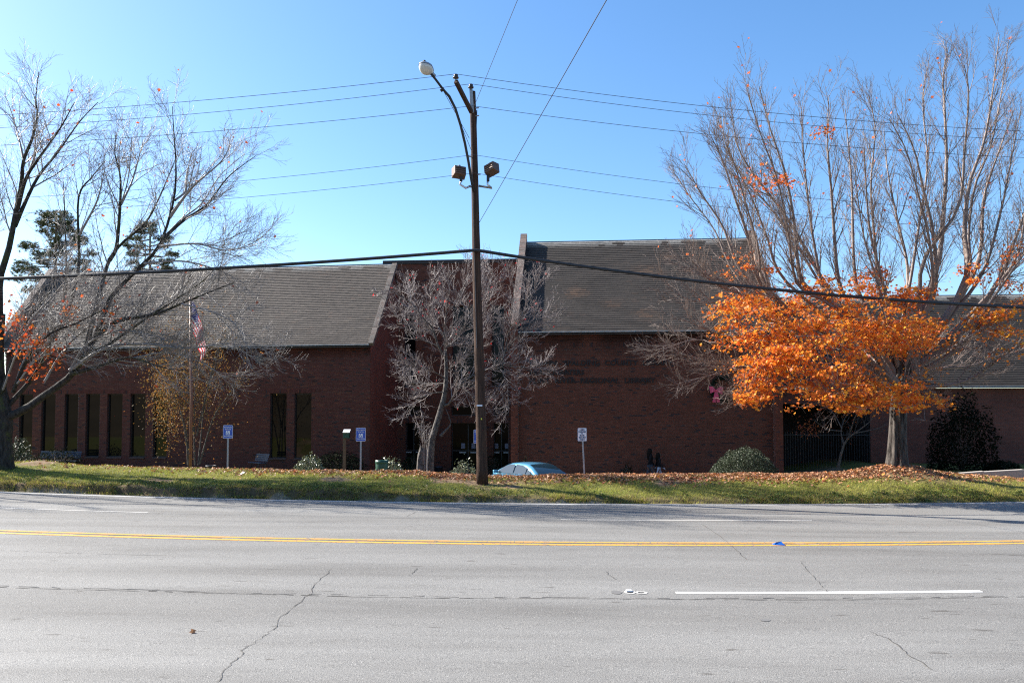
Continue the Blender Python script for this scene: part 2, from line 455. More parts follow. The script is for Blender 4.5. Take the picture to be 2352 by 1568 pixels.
# ------------------------------------------------------------------ terrain functions (metres)
def bow(x):
    """the road bends gently away at both ends"""
    a = np.minimum(np.abs(x), 16.0)
    return 0.0075 * a * a + (np.abs(x) - a) * 0.24 * np.exp(-(np.abs(x) - a) / 90.0)

def fall(x):
    return -0.010 * np.clip(x, -45, 45)

RS = [5.5, 8.0, 12.2, 15.8, 19.4, 23.0, 23.6]
RZ = [-0.36, -0.30, -0.17, 0.0, 0.0, -0.05, -0.065]
def road_z(x, s):
    return np.interp(s, RS, RZ) + fall(x)

CREST = [(-400, 1053), (0, 1064), (300, 1073), (600, 1080), (830, 1083), (960, 1085), (1100, 1092), (1200, 1094), (1350, 1091),
         (1500, 1090), (1700, 1090), (1900, 1089), (2000, 1087), (2130, 1089), (2210, 1091), (2352, 1099), (2900, 1121)]
def crest_y(x):
    return 27.0 + 0.9 * bow(x)
_cx = np.array([(p - 1176.0) / FPX * 27.0 * (1 + 0.04 * abs(p - 1176) / 1176) for p, q in CREST])
_cz = np.array([at(p, q, float(crest_y(x))).z for (p, q), x in zip(CREST, _cx)])
MOUNDS = [(13.1, 28.3, 0.34, 1.25, 1.0), (-3.15, 28.3, 0.17, 0.75, 0.8), (-16.4, 28.6, 0.12, 1.1, 0.9)]

def back_z(x, y):
    t = np.clip((x + 8.5) / 5.0, 0, 1); t = t * t * (3 - 2 * t)
    r = np.clip((x - 14) / 4.0, 0, 1)
    return -0.42 * (1 - t) - 0.87 * t + 0.75 * r * t

def ground_z(x, y):
    x = np.asarray(x, float); y = np.asarray(y, float)
    b = bow(x)
    s = y - b
    edge = road_z(x, 23.4)
    cz = np.interp(x, _cx, _cz); cy = crest_y(x)
    left = np.clip(0.55 - x / 12.0, 0.25, 1.0)
    wob = (fbm(x * 0.9, y * 0 + 3.1, 5) - 0.5) * 0.30 + (fbm(x * 3.5, y * 0 + 1.7, 9) - 0.5) * 0.16
    y0 = 23.62 + b + wob
    step = 0.22 * left * (0.55 + 0.9 * fbm(x * 0.7, y * 0 + 7.7, 21))
    st = np.clip((y - y0) / 0.10, 0, 1)
    t = np.clip((y - y0) / np.maximum(cy - y0, 0.5), 0, 1)
    bank = edge - 0.03 + 0.025 * np.clip((s - 23.5) / 0.1, 0, 1) + step * st + (cz - edge - step) * (1 - (1 - t) ** 1.55)
    lump = (fbm(x * 1.6, y * 1.6, 31) - 0.5) * 0.10 * np.clip((y - y0) / 0.3, 0, 1) + (fbm(x * 6, y * 6, 37) - 0.5) * 0.035 * np.clip((y - y0 + 0.1) / 0.2, 0, 1)
    d = np.clip((y - cy) / 3.0, 0, 1); d = d * d * (3 - 2 * d)
    z = bank * (1 - d) + back_z(x, y) * d + lump * (1 - 0.8 * d)
    far = np.clip((np.abs(x) - 30) / 30, 0, 1)
    z = np.where(y > cy, z * (1 - far) + 0.3 * far, z)
    for mx, my, a, sx, sy in MOUNDS:
        z = z + a * np.exp(-((x - mx) / sx) ** 2 - ((y - my) / sy) ** 2)
    # below the road
    z = np.where(s < 23.45, np.minimum(z, road_z(x, s) - 0.12), z)
    # slope on the near side of the road, rising behind the photographer
    nb = np.interp(s, [-150, -60, -30, -12, 0, 2.0, 6.4, 7.2], [14, 10, 6.4, 3.0, 1.05, 0.80, -0.30, -0.45]) + fall(x)
    z = np.where(s < 7.2, np.where(s > 6.0, np.minimum(nb, road_z(x, s) - 0.02), nb + (fbm(x * .3, y * .3, 3) - .5) * 0.3), z)
    return z

def gz(x, y):
    return float(ground_z(np.array([x]), np.array([y]))[0])

def axis(spans):
    out = []
    for a, b, n in spans:
        out += list(np.linspace(a, b, n, endpoint=False))
    return np.array(out + [spans[-1][1]])

# ------------------------------------------------------------------ ground sheet
gx = axis([(-1500, -120, 8), (-120, -24, 24), (-24, 24, 400), (24, 120, 24), (120, 1500, 8)])
gs = axis([(-600, -40, 8), (-40, 4, 16), (4, 7.4, 10), (7.4, 23.2, 5), (23.2, 24.2, 26), (24.2, 27.6, 42), (27.6, 31, 22), (31, 60, 14), (60, 1800, 10)])
GX, GS = np.meshgrid(gx, gs)
GY = GS + bow(GX) * np.clip((60 - GS) / 30, 0, 1) * np.clip((GS + 40) / 40, 0, 1)
GZ = ground_z(GX, GY)
def bare(x, y):
    """0..1 how much bare soil shows"""
    m = np.clip((fbm(x * 0.55, y * 0.9, 51) - 0.60) * 7, 0, 1)
    for mx, my, rx, ry, k in ((13.1, 27.7, 3.0, 1.0, 1.0), (10.6, 27.1, 2.2, 0.45, 0.9), (-3.15, 28.0, 1.0, 0.7, 1.0), (-1.6, 26.8, 1.9, 0.35, 0.9), (-0.2, 25.5, 1.1, 0.3, 0.9),
                              (-0.9, 25.4, 0.5, 0.4, 1.0), (-12.0, 28.2, 3.0, 0.4, 0.6)):
        m = np.maximum(m, k * np.exp(-((x - mx) / rx) ** 2 - ((y - my) / ry) ** 2))
    b = 23.62 + bow(x)
    m = np.maximum(m, np.clip(1 - np.abs(y - b - 0.1) / 0.42, 0, 1) * np.clip(0.85 - x * 0.03, 0.3, 1))
    return np.clip(m, 0, 1)
bm_ = bare(GX, GY)[..., None]
n1 = fbm(GX * 1.1, GY * 1.1, 61)[..., None]
grass_c = np.array([0.11, 0.14, 0.028]) * (1 - n1) + np.array([0.19, 0.165, 0.05]) * n1
soil_c = np.array([0.25, 0.165, 0.105]) * (0.75 + 0.5 * fbm(GX * 3, GY * 3, 71)[..., None])
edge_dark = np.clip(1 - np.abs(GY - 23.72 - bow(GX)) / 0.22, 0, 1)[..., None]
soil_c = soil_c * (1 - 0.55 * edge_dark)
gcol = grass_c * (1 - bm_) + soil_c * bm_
grit = ((GY - bow(GX) < 23.6) & (GY - bow(GX) > 22.9))[..., None]
gcol = np.where(grit, np.array([0.24, 0.20, 0.15]), gcol)
gcol = np.where((GS < 7)[..., None], np.array([0.11, 0.08, 0.045]) * (0.6 + 0.8 * n1), gcol)
ny, nx = GX.shape
ii = np.arange(ny * nx).reshape(ny, nx)
GF = np.stack([ii[:-1, :-1], ii[:-1, 1:], ii[1:, 1:], ii[1:, :-1]], -1).reshape(-1, 4)
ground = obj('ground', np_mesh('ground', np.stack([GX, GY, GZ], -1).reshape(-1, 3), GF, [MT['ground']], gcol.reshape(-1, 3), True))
tag(ground, kind='structure')

# ------------------------------------------------------------------ road and its markings
def strip(s0, s1, x0, x1, dz, nx=60, ns=2, taper=0.0):
    xs = np.linspace(x0, x1, nx); ss = np.linspace(s0, s1, ns)
    X, S = np.meshgrid(xs, ss)
    Z = road_z(X, S) + dz; Y = S + bow(X)
    i = np.arange(ns * nx).reshape(ns, nx)
    F = np.stack([i[:-1, :-1], i[:-1, 1:], i[1:, 1:], i[1:, :-1]], -1).reshape(-1, 4)
    return np.stack([X, Y, Z], -1).reshape(-1, 3), F
rx = axis([(-150, -24, 40), (-24, 24, 120), (24, 150, 40)])
rs = axis([(6.3, 8, 3), (8, 12.2, 4), (12.2, 15.8, 4), (15.8, 19.4, 4), (19.4, 23.52, 6)])
RX, RSg = np.meshgrid(rx, rs)
edge_w = (fbm(rx * 2.2, rx * 0 + 4, 81) - 0.5) * 0.12
RSg[-1, :] += edge_w
V = np.stack([RX, RSg + bow(RX), road_z(RX, RSg)], -1).reshape(-1, 3)
i = np.arange(RX.size).reshape(RX.shape)
F = np.stack([i[:-1, :-1], i[:-1, 1:], i[1:, 1:], i[1:, :-1]], -1).reshape(-1, 4)
road = obj('road', np_mesh('road', V, F, [MT['asphalt']], None, True))
tag(road, kind='structure')

def marking(name, s0, s1, x0, x1, mat, nx=80, dz=0.004):
    V, F = strip(s0, s1, x0, x1, dz, nx)
    return obj(name, np_mesh(name, V, F, [MT[mat]]), road)
marking('centre_line', 15.64, 15.77, -100, 100, 'yellow_paint', 160)
marking('centre_line', 15.91, 16.04, -100, 100, 'yellow_paint', 160)
marking('edge_line', 23.10, 23.21, -100, 100, 'white_paint', 160)
def road_hit(px, py):
    Y = 15.0
    for _ in range(40):
        p = at(px, py, Y)
        h = EYE - float(road_z(p.x, Y - float(bow(p.x))))
        q = (py - HORIZON) / FPX
        slope = (EYE - p.z) / Y
        Y = 0.5 * Y + 0.5 * h / max(slope, 1e-3)
    p = at(px, py, Y)
    return p.x, Y - float(bow(p.x))
a, s_ = road_hit(1552, 1361); b, s2 = road_hit(2243, 1352)
marking('lane_dash', s_ - 0.06, s_ + 0.055, a, b, 'white_paint', 12)
marking('lane_dash', s_ - 0.06, s_ + 0.055, b + 9.1, b + 12.1, 'white_paint', 12)
for (xa, xb) in ((1285, 1843), (0, 375)):
    x0, sA = road_hit(xa, 1187 if xa > 500 else 1160); x1, _ = road_hit(xb, 1187 if xa > 500 else 1168)
    marking('lane_dash', 19.32, 19.42, x0, x1, 'thin_white_paint', 14)

def crack(pts, w, mat='crack', jit=0.02, sub=6, name='crack', breakup=0.0):
    """irregular ribbon along (x,s) points, part of the road"""
    P = []
    for (x0, s0), (x1, s1) in zip(pts[:-1], pts[1:]):
        for k in range(sub):
            t = k / sub
            P.append((x0 + (x1 - x0) * t + random.uniform(-jit, jit), s0 + (s1 - s0) * t + random.uniform(-jit, jit)))
    P.append(pts[-1])
    V = []; F = []
    for k, (x, s) in enumerate(P):
        a = P[max(k - 1, 0)]; b = P[min(k + 1, len(P) - 1)]
        dx, dy = b[0] - a[0], b[1] - a[1]; L = math.hypot(dx, dy) or 1
        ww = w * random.uniform(0.25, 1.0) * (0.25 if k in (0, len(P) - 1) else 1)
        for sg in (-1, 1):
            X = x - dy / L * ww * sg / 2; S = s + dx / L * ww * sg / 2
            V.append((X, S + float(bow(X)), float(road_z(X, S)) + 0.006))
        if k and random.random() > breakup:
            F.append((2 * k - 2, 2 * k, 2 * k + 1, 2 * k - 1))
    return obj(name, np_mesh(name, np.array(V), np.array(F), [MT[mat]]), road)
def hits(l): return [road_hit(*p) for p in l]
crack(hits([(500, 1566), (530, 1528), (560, 1492), (600, 1465), (625, 1445), (660, 1402), (712, 1365), (728, 1340), (762, 1305)]), 0.014, jit=0.035)
crack(hits([(940, 1322), (958, 1304)]), 0.014)
crack(hits([(1393, 1312), (1400, 1322), (1420, 1332)]), 0.012)
crack(hits([(1840, 1290), (1856, 1312), (1885, 1342), (1900, 1360)]), 0.013)
crack(hits([(2000, 1450), (2050, 1470), (2085, 1500), (2145, 1540)]), 0.018, jit=0.03)
crack(hits([(1610, 1203), (1650, 1228), (1690, 1262), (1715, 1285)]), 0.016)
crack(hits([(930, 1187), (955, 1175)]), 0.02)
sx, ss = road_hit(1300, 1375)
crack([(x, ss + 0.03 * math.sin(x)) for x in np.linspace(-30, 30, 120)], 0.024, jit=0.012, sub=4, name='joint', breakup=0.08)
crack([(x, ss + 0.08 + 0.02 * math.sin(x * 2)) for x in np.linspace(-30, 30, 120)], 0.03, 'seam', jit=0.02, sub=3, name='joint', breakup=0.5)
sx, ss2 = road_hit(200, 1270)
crack([(x, ss2 + 0.02 * math.sin(x)) for x in np.linspace(-14, -6, 30)], 0.012, jit=0.01, sub=3, breakup=0.2)
crack([(x, 19.28) for x in np.linspace(-30, 30, 60)], 0.012, jit=0.01, sub=3, name='joint', breakup=0.4)
crack([(x, 15.84) for x in np.linspace(-30, 30, 60)], 0.05, 'seam', jit=0.01, sub=3, name='joint', breakup=0.1)

# worn pieces of adhesive on the asphalt, beside the dash
def road_disc(name, px, py, rx_, ry_, mat, dz, ring=False, parent=None, label=None):
    x0, s0 = road_hit(px, py); m = MB(); k = 22; V = []
    for q in range(k):
        w = 2 * math.pi * q / k; j = random.uniform(0.9, 1.08)
        V.append((x0 + rx_ * math.cos(w) * j, s0 + ry_ * math.sin(w) * j))
    P = [(x, s + float(bow(x)), float(road_z(x, s)) + dz) for x, s in V]
    if ring:
        Q = [(x0 + (x - x0) * 0.55, (s0 + (s - s0) * 0.6) + float(bow(x)), float(road_z(x, s)) + dz) for x, s in V]
        m.add(P + Q, [(i, (i + 1) % k, k + (i + 1) % k, k + i) for i in range(k)])
    else:
        m.add(P, [tuple(range(k))])
    return m.build(name, MT[mat], parent or road)
road_disc('tar_patch', 1416, 1360, 0.085, 0.10, 'seam', 0.005)
road_disc('marker_residue', 1447, 1360, 0.09, 0.09, 'thin_white_paint', 0.006, True)
road_disc('marker_residue', 1473, 1361, 0.09, 0.08, 'thin_white_paint', 0.0065, True)
road_disc('tar_patch', 1838, 1248.5, 0.16, 0.07, 'seam', 0.005)
road_disc('tar_patch', 1758, 1424, 0.07, 0.05, 'seam', 0.005)
x0, s0 = road_hit(1445, 1358); zr = float(road_z(x0, s0))
m = MB(); m.obox((x0, s0 + float(bow(x0)), zr + 0.016), (1, 0, 0), (0, 1, 0), (0, 0, 1), 0.045, 0.04, 0.010)
o = m.build('pavement_marker', MT['sign_white'], None, bevel=0.008, loc=(x0, s0 + float(bow(x0)), zr)); tag(o, 'small white raised pavement marker on worn adhesive beside the white lane dash', 'road marker')
x0, s0 = road_hit(1788, 1250.5); zr = float(road_z(x0, s0)); yb = s0 + float(bow(x0))
m = MB(); m.add([(x0 - .10, yb - .05, zr + .005), (x0 + .10, yb - .09, zr + .005), (x0 + .10, yb + .06, zr + .006), (x0 - .11, yb + .09, zr + .006), (x0 - .05, yb - .01, zr + .05), (x0 + .06, yb + .02, zr + .06)],
      [(0, 1, 5, 4), (1, 2, 5), (2, 3, 4, 5), (3, 0, 4), (0, 3, 2, 1)])
o = m.build('crumpled_wrapper', MT['plastic_blue'], None, loc=(x0, yb, zr)); tag(o, 'crumpled bright blue wrapper lying beside the yellow road lines', 'litter')

# parking lot below the bank, pavement by the entrance, kerb at the right drive
def sheet(name, pts, mat, z=None, dz=0.01, n=14, kind='structure'):
    (x0, y0), (x1, y1) = pts
    X, Y = np.meshgrid(np.linspace(x0, x1, n * 2), np.linspace(y0, y1, n))
    Z = ground_z(X, Y) + dz if z is None else np.full(X.shape, z)
    i = np.arange(X.size).reshape(X.shape)
    F = np.stack([i[:-1, :-1], i[:-1, 1:], i[1:, 1:], i[1:, :-1]], -1).reshape(-1, 4)
    o = obj(name, np_mesh(name, np.stack([X, Y, Z], -1).reshape(-1, 3), F, [MT[mat]]))
    return tag(o, kind=kind)
sheet('parking_lot', ((-3.4, 30.3), (13.8, 36.8)), 'lot', dz=0.045)
sheet('pavement', ((-3.4, 36.82), (13.8, 38.2)), 'concrete', dz=0.12)
kb = MB()
ky = [at(2205, 1085, 30.6), at(2260, 1082, 30.4), at(2352, 1078, 30.0), at(2560, 1074, 29.4)]
for a_, b_ in zip(ky[:-1], ky[1:]):
    a_ = a_ - Vector((0, 0, 0.02)); kb.add([a_, b_, b_ + Vector((0, 0, -0.5)), a_ + Vector((0, 0, -0.5)), a_ + Vector((0.1, 0.35, 0.0)), b_ + Vector((0.1, 0.35, 0.0))], [(0, 1, 2, 3), (0, 4, 5, 1)])
tag(kb.build('kerb', MT['concrete']), kind='structure')
sheet('path', ((-60, -15.5), (60, -14.2)), 'concrete', dz=0.05, n=30)

# ------------------------------------------------------------------ the library
lib = thing('library_building', 'long red brick library with steep grey tiled roofs and tall narrow windows', 'building', (-1.0, 42.0, -0.9))
COURSE = 0.0677

def brick_color(n, tone='right'):
    r = RNG.random(n)
    base = np.array([0.122, 0.040, 0.024]) if tone == 'right' else np.array([0.108, 0.034, 0.026])
    c = base * (0.84 + 0.32 * RNG.random(n))[:, None]
    c = np.where((r < 0.06)[:, None], np.array([0.042, 0.027, 0.028]) * (0.7 + 0.6 * RNG.random(n))[:, None], c)
    c = np.where((r > 0.93)[:, None], np.array([0.155, 0.052, 0.031]) * np.ones((n, 1)), c)
    return c

class Frame:
    """vertical plane: origin, direction at an angle, outward normal toward the road"""
    def __init__(self, P0, ang):
        self.p = np.array([P0[0], P0[1]]); self.d = np.array([math.cos(ang), -math.sin(ang)]); self.n = np.array([-math.sin(ang), -math.cos(ang)]); self.ang = ang
    def w(self, u, z, d=0.0):
        u = np.asarray(u, float)
        xy = self.p[None] + np.outer(u.ravel(), self.d) + np.outer(np.broadcast_to(np.asarray(d, float), u.shape).ravel(), self.n)
        return np.concatenate([xy, np.broadcast_to(np.asarray(z, float), u.shape).ravel()[:, None]], 1)
    def pt(self, u, z, d=0.0):
        q = self.p + self.d * u + self.n * d
        return Vector((q[0], q[1], z))

BOXQ = np.array([(0, 1, 2, 3), (0, 4, 5, 1), (1, 5, 6, 2), (2, 6, 7, 3), (3, 7, 4, 0)])   # front + 4 sides
def brick_boxes(fr, rects, proud):
    """rects (n,4) u0,u1,z0,z1; proud (n,)"""
    r = np.asarray(rects, float); n = len(r); pr = np.asarray(proud, float)
    u = np.stack([r[:, 0], r[:, 1], r[:, 1], r[:, 0]] * 2, 1); z = np.stack([r[:, 2], r[:, 2], r[:, 3], r[:, 3]] * 2, 1)
    d = np.concatenate([np.repeat(pr[:, None], 4, 1), np.full((n, 4), -0.004)], 1)
    V = fr.w(u, z, d)
    F = (BOXQ[None] + (np.arange(n) * 8)[:, None, None]).reshape(-1, 4)
    return V, F

def cut(a, b, holes):
    segs = [(a, b)]
    for h0, h1 in holes:
        out = []
        for s0, s1 in segs:
            if h1 <= s0 or h0 >= s1: out.append((s0, s1)); continue
            if h0 > s0: out.append((s0, h0))
            if h1 < s1: out.append((h1, s1))
        segs = out
    return [s for s in segs if s[1] - s[0] > 0.035]

def brick_wall(fr, u0, u1, z0, z1, openings=(), bands=(), thick=0.4, tone='right', single=0, single_zone=None, corbel=0, stain=None):
    wall_mb = MB()
    us = sorted({u0, u1, *[o[0] for o in openings], *[o[1] for o in openings]}); zs = sorted({z0, z1, *[o[2] for o in openings], *[o[3] for o in openings]})
    for a, b in zip(us[:-1], us[1:]):
        for c, d in zip(zs[:-1], zs[1:]):
            mu, mz = (a + b) / 2, (c + d) / 2
            if any(o[0] < mu < o[1] and o[2] < mz < o[3] for o in openings): continue
            wall_mb.quad(fr.pt(a, c), fr.pt(b, c), fr.pt(b, d), fr.pt(a, d))
    wall_mb.cur = 1
    for o in openings:
        wall_mb.quad(fr.pt(o[0], o[2]), fr.pt(o[0], o[3]), fr.pt(o[0], o[3], -thick), fr.pt(o[0], o[2], -thick))
        wall_mb.quad(fr.pt(o[1], o[3]), fr.pt(o[1], o[2]), fr.pt(o[1], o[2], -thick), fr.pt(o[1], o[3], -thick))
        wall_mb.quad(fr.pt(o[0], o[3]), fr.pt(o[1], o[3]), fr.pt(o[1], o[3], -thick), fr.pt(o[0], o[3], -thick))
        wall_mb.quad(fr.pt(o[1], o[2]), fr.pt(o[0], o[2]), fr.pt(o[0], o[2], -thick), fr.pt(o[1], o[2], -thick))
    me = wall_mb.mesh('wall', [MT['mortar'], MT['reveal']])
    wall = obj('wall', me, lib)
    rects = []; proud = []
    row = 0; z = z0
    while z < z1 - 0.02:
        zz = min(z + COURSE - 0.0105, z1); zm = (z + zz) / 2
        holes = [(o[0], o[1]) for o in openings if o[2] < zm < o[3]] + [(b[2], b[3]) for b in bands if b[0] < zm < b[1]]
        fromtop = int(round((z1 - zz) / COURSE))
        pr = 0.008
        if corbel and fromtop < corbel: pr = 0.008 + 0.028 * (corbel - fromtop)
        off = (row % 2) * 0.105
        x = u0 - off
        while x < u1:
            a, b = max(x, u0), min(x + 0.1995, u1)
            if b - a > 0.03:
                for s in cut(a, b, holes):
                    rects.append((s[0], s[1], z, zz)); proud.append(pr + (random.random() - 0.5) * 0.004 + (0.03 if corbel and fromtop in (corbel, corbel + 1) and int((x + off) / 0.21 + 0.5) % 2 else 0))
            x += 0.21
        z += COURSE; row += 1
    for (ba, bb, bu0, bu1) in bands:           # soldier courses
        x = bu0
        while x < bu1 - 0.03:
            rects.append((x, min(x + 0.057, bu1), ba, bb - 0.0105)); proud.append(0.012 + random.random() * 0.003); x += 0.0677
    rects = np.array(rects); proud = np.array(proud)
    keep = np.ones(len(rects), bool)
    cols = brick_color(len(rects), tone)
    if stain is not None:
        cols = cols * stain(rects)[:, None]
    if single:
        full = (np.abs(rects[:, 1] - rects[:, 0] - 0.1995) < 1e-4) & (rects[:, 0] > single_zone[0]) & (rects[:, 1] < single_zone[1]) & (rects[:, 2] > single_zone[2]) & (rects[:, 3] < single_zone[3])
        idx = np.where(full)[0][:single]
        keep[idx] = False
        protos = []
        for q in range(10):
            c = brick_color(1, tone)[0]; mb = MB(); mb.col = tuple(c)
            f0 = Frame((0, 0), fr.ang)
            V_, F_ = brick_boxes(f0, [(0, 0.1995, 0, COURSE - 0.0105)], [0.008])
            mb.add(V_, F_); protos.append(mb.mesh('brick', MT['brick']))
        base = wloc(wall)
        for k in idx:
            o = bpy.data.objects.new('brick', random.choice(protos)); COL.objects.link(o); o.parent = wall
            o.location = fr.pt(rects[k, 0], rects[k, 2]) - base
    V, F = brick_boxes(fr, rects[keep], proud[keep])
    o = obj('brickwork', np_mesh('brickwork', V, F, [MT['brick']], np.repeat(cols[keep], 8, 0)), wall)
    tag(o, kind='stuff')
    return wall

MT['reveal'] = simple('reveal_brick', (0.09, 0.033, 0.024), 0.9, noise=0.4, scale=6, dark=(0.05, 0.022, 0.018))

def window(fr, u0, u1, z0, z1, depth=0.34, bars=(), mull=(), name='window', sill=True, gmat='glass'):
    fmb = MB(); w = 0.045
    def fbox(a, b, c, d, dd=0.035):
        p = fr.pt((a + b) / 2, (c + d) / 2, -depth + 0.01)
        fmb.obox(p, (*fr.d, 0), (*fr.n, 0), (0, 0, 1), (b - a) / 2, dd, (d - c) / 2)
    fbox(u0, u0 + w, z0, z1); fbox(u1 - w, u1, z0, z1); fbox(u0 + w, u1 - w, z1 - w, z1); fbox(u0 + w, u1 - w, z0, z0 + w)
    for zb in bars: fbox(u0 + w, u1 - w, zb - 0.03, zb + 0.03, 0.032)
    for ub in mull: fbox(ub - 0.03, ub + 0.03, z0 + w, z1 - w, 0.030)
    f = fmb.build(name, MT['dark_metal'], lib)
    edges_u = [u0 + w] + [x for ub in mull for x in (ub - 0.03, ub + 0.03)] + [u1 - w]
    edges_z = [z0 + w] + [x for zb in bars for x in (zb - 0.03, zb + 0.03)] + [z1 - w]
    for a, b in zip(edges_u[::2], edges_u[1::2]):
        for c, d in zip(edges_z[::2], edges_z[1::2]):
            tl = random.uniform(-0.012, 0.012); t2 = random.uniform(-0.008, 0.008)
            p = MB(); p.quad(fr.pt(a, c, -depth + tl), fr.pt(b, c, -depth - tl), fr.pt(b, d, -depth - tl + t2), fr.pt(a, d, -depth + tl + t2))
            p.build('pane', MT[gmat], f)
    if sill:
        s = MB(); s.obox(fr.pt((u0 + u1) / 2, z0 - 0.04, -depth / 2 + 0.03), (*fr.d, 0), (*fr.n, 0), (0, 0, 1), (u1 - u0) / 2 - 0.004, depth / 2 + 0.03, 0.037)
        s.build('sill', MT['sill'], f)
    return f

def tile_color(n, k=1.0):  # k puts the light on each wing's roof into the tile colour
    c = np.array([0.165, 0.132, 0.106]) * (0.86 + 0.28 * RNG.random(n))[:, None] * k
    r = RNG.random(n)
    return np.where((r > 0.965)[:, None], np.array([0.20, 0.145, 0.11])[None] * k, c)

def tiled_roof(A, B, up, rows, tile_w, label_single=0, k=1.0, warm=()):
    """A,B eave end points; up = vector from eave to ridge"""
    A = np.array(A); B = np.array(B); up = np.array(up)
    d = (B - A); L = np.linalg.norm(d); d = d / L
    S = np.linalg.norm(up); s = up / S
    nrm = np.cross(d, s)
    if nrm[2] < 0: nrm = -nrm
    e = S / rows
    mb = MB(); mb.quad(A, B, B + up, A + up); mb.quad(A - nrm * 0.12, A + up - nrm * 0.12, B + up - nrm * 0.12, B - nrm * 0.12)
    for p, q in ((A, B), (B, B + up), (A + up, A), ):
        mb.quad(p, q, q - nrm * 0.12, p - nrm * 0.12)
    roof = mb.build('roof', MT['tile_under'], lib)
    cols = int(L / tile_w) + 1
    T = []; C = []
    for r in range(rows):
        off = (0, 0.5, 0.25, 0.75)[r % 4] * tile_w
        for c in range(-1, cols):
            a = max(c * tile_w + off + 0.0015, 0); b = min((c + 1) * tile_w + off - 0.0015, L)
            if b - a < 0.04: continue
            T.append((a, b, r * e, r))
    T = np.array(T); n = len(T)
    lift = 0.036 + RNG.normal(0, 0.0012, n); lo = T[:, 2] - 0.02 + RNG.normal(0, 0.004, n); hi = np.minimum(T[:, 2] + e * 1.12, S)
    col = tile_color(n, k)
    # bleached, lichen-streaked courses under the ridge and large weather patches
    fr_ = T[:, 3] / rows
    patch = fbm(T[:, 0] * 0.35, T[:, 2] * 0.5, 91)
    col = col * (0.8 + 0.45 * patch)[:, None]
    streak = np.clip((T[:, 3] - rows + 4.2) / 3.5, 0, 1) * (vnoise(T[:, 0] * 2.6, T[:, 0] * 0, 13) > 0.42) + (T[:, 3] == rows - 1) * 0.8
    col = col * (1 - np.clip(streak, 0, 1)[:, None] * 0.8) + np.array([0.40, 0.38, 0.34]) * (np.clip(streak, 0, 1) * 0.8)[:, None]
    for (wu, ws, wr) in warm:
        g = np.exp(-((T[:, 0] - wu) / wr) ** 2 - ((T[:, 2] - ws) / (wr * 0.8)) ** 2)[:, None] * RNG.random((n, 1))
        col = col * (1 - g) + np.array([0.15, 0.085, 0.05]) * g
    def P(u, sv, h): return A[None] + np.outer(u, d) + np.outer(sv, s) + np.outer(h, nrm)
    z0 = np.full(n, 0.006)
    corners = [P(T[:, 0], lo, lift), P(T[:, 1], lo, lift), P(T[:, 1], hi, z0 + 0.006), P(T[:, 0], hi, z0 + 0.006),
               P(T[:, 0], lo, z0), P(T[:, 1], lo, z0), P(T[:, 1], hi, z0 - 0.004), P(T[:, 0], hi, z0 - 0.004)]
    V = np.stack(corners, 1).reshape(-1, 3)
    Q = np.array([(0, 1, 2, 3), (4, 5, 1, 0), (5, 6, 2, 1), (7, 4, 0, 3)])
    keep = np.ones(n, bool)
    if label_single:
        near = np.where((T[:, 1] - T[:, 0] > tile_w - 0.02) & (T[:, 3] < 12))[0]
        near = near[:label_single]; keep[near] = False
        for kx in near:
            v = V[kx * 8:kx * 8 + 8]
            obj('roof_tile', np_mesh('roof_tile', v, Q, [MT['tile']], np.repeat(col[kx:kx + 1], 8, 0)), roof)
    kk = np.where(keep)[0]
    V2 = V.reshape(n, 8, 3)[kk].reshape(-1, 3)
    F = (Q[None] + (np.arange(len(kk)) * 8)[:, None, None]).reshape(-1, 4)
    tag(obj('tilework', np_mesh('tilework', V2, F, [MT['tile']], np.repeat(col[kk], 8, 0)), roof), kind='stuff')
    # ridge flashing and eave drip edge
    rb = MB(); rb.bar(A + up + nrm * 0.012, B + up + nrm * 0.012, 0.05, 0.05, up=(0, 0, 1)); rb.build('ridge_flashing', MT['ridge_metal'], roof)
    db = MB(); ee = A - s * 0.045 + nrm * 0.01; ef = B - s * 0.045 + nrm * 0.01; db.bar(ee, ef, 0.03, 0.05); db.build('drip_edge', MT['drip'], roof)
    return roof

# ---- left wing -----------------------------------------------------
AL = R(8.0)
cr = at(848, 790, 42.0)                                   # right eave corner (lower edge of the roof)
LW = 20.8
dL = np.array([math.cos(AL), -math.sin(AL)]); nL = np.array([-math.sin(AL), -math.cos(AL)])
eave_R = np.array([cr.x, cr.y]); eave_L = eave_R - dL * LW
OV = 0.38                                                   # roof overhang
wall_L = eave_L - nL * OV                                   # facade plane, set back from the eave
F1 = Frame(wall_L, AL)
EZ = cr.z
RIDGE_Z = at(905, 607, 46.3).z
RUN = 4.3
upv = np.array([-nL[0] * RUN, -nL[1] * RUN, RIDGE_Z - EZ])
def u_of(fr, px, z=3.0):
    """position along a facade seen at column px"""
    lo, hi = -60.0, 60.0
    k = (px - 1176.0) / FPX
    for _ in range(60):
        m_ = (lo + hi) / 2; p = fr.p + fr.d * m_
        if p[0] / (p[1] * math.cos(PITCH) + (z - EYE) * math.sin(PITCH)) < k: lo = m_
        else: hi = m_
    return (lo + hi) / 2
def z_of(fr, u, py):
    p = fr.p + fr.d * u
    return at(1176, py, p[1]).z
wins = []
for (a, b, zt, zb) in ((46, 73, 905, 1043), (97, 125, 905, 1044), (150, 177, 904, 1045), (199, 227, 903, 1045), (248, 279, 903, 1046), (301, 332, 903, 1047), (354, 382, 903, 1047), (622, 656, 903, 1052), (678, 713, 903, 1053)):
    ua, ub = u_of(F1, a - 1.5), u_of(F1, b + 2.5)
    wins.append((ua, ub, z_of(F1, ua, 1047), z_of(F1, 14.0, 903)))
zb_all = min(w_[2] for w_ in wins); WT = wins[0][3]
wins = [(a, b, zb_all, WT) for a, b, c, d in wins]
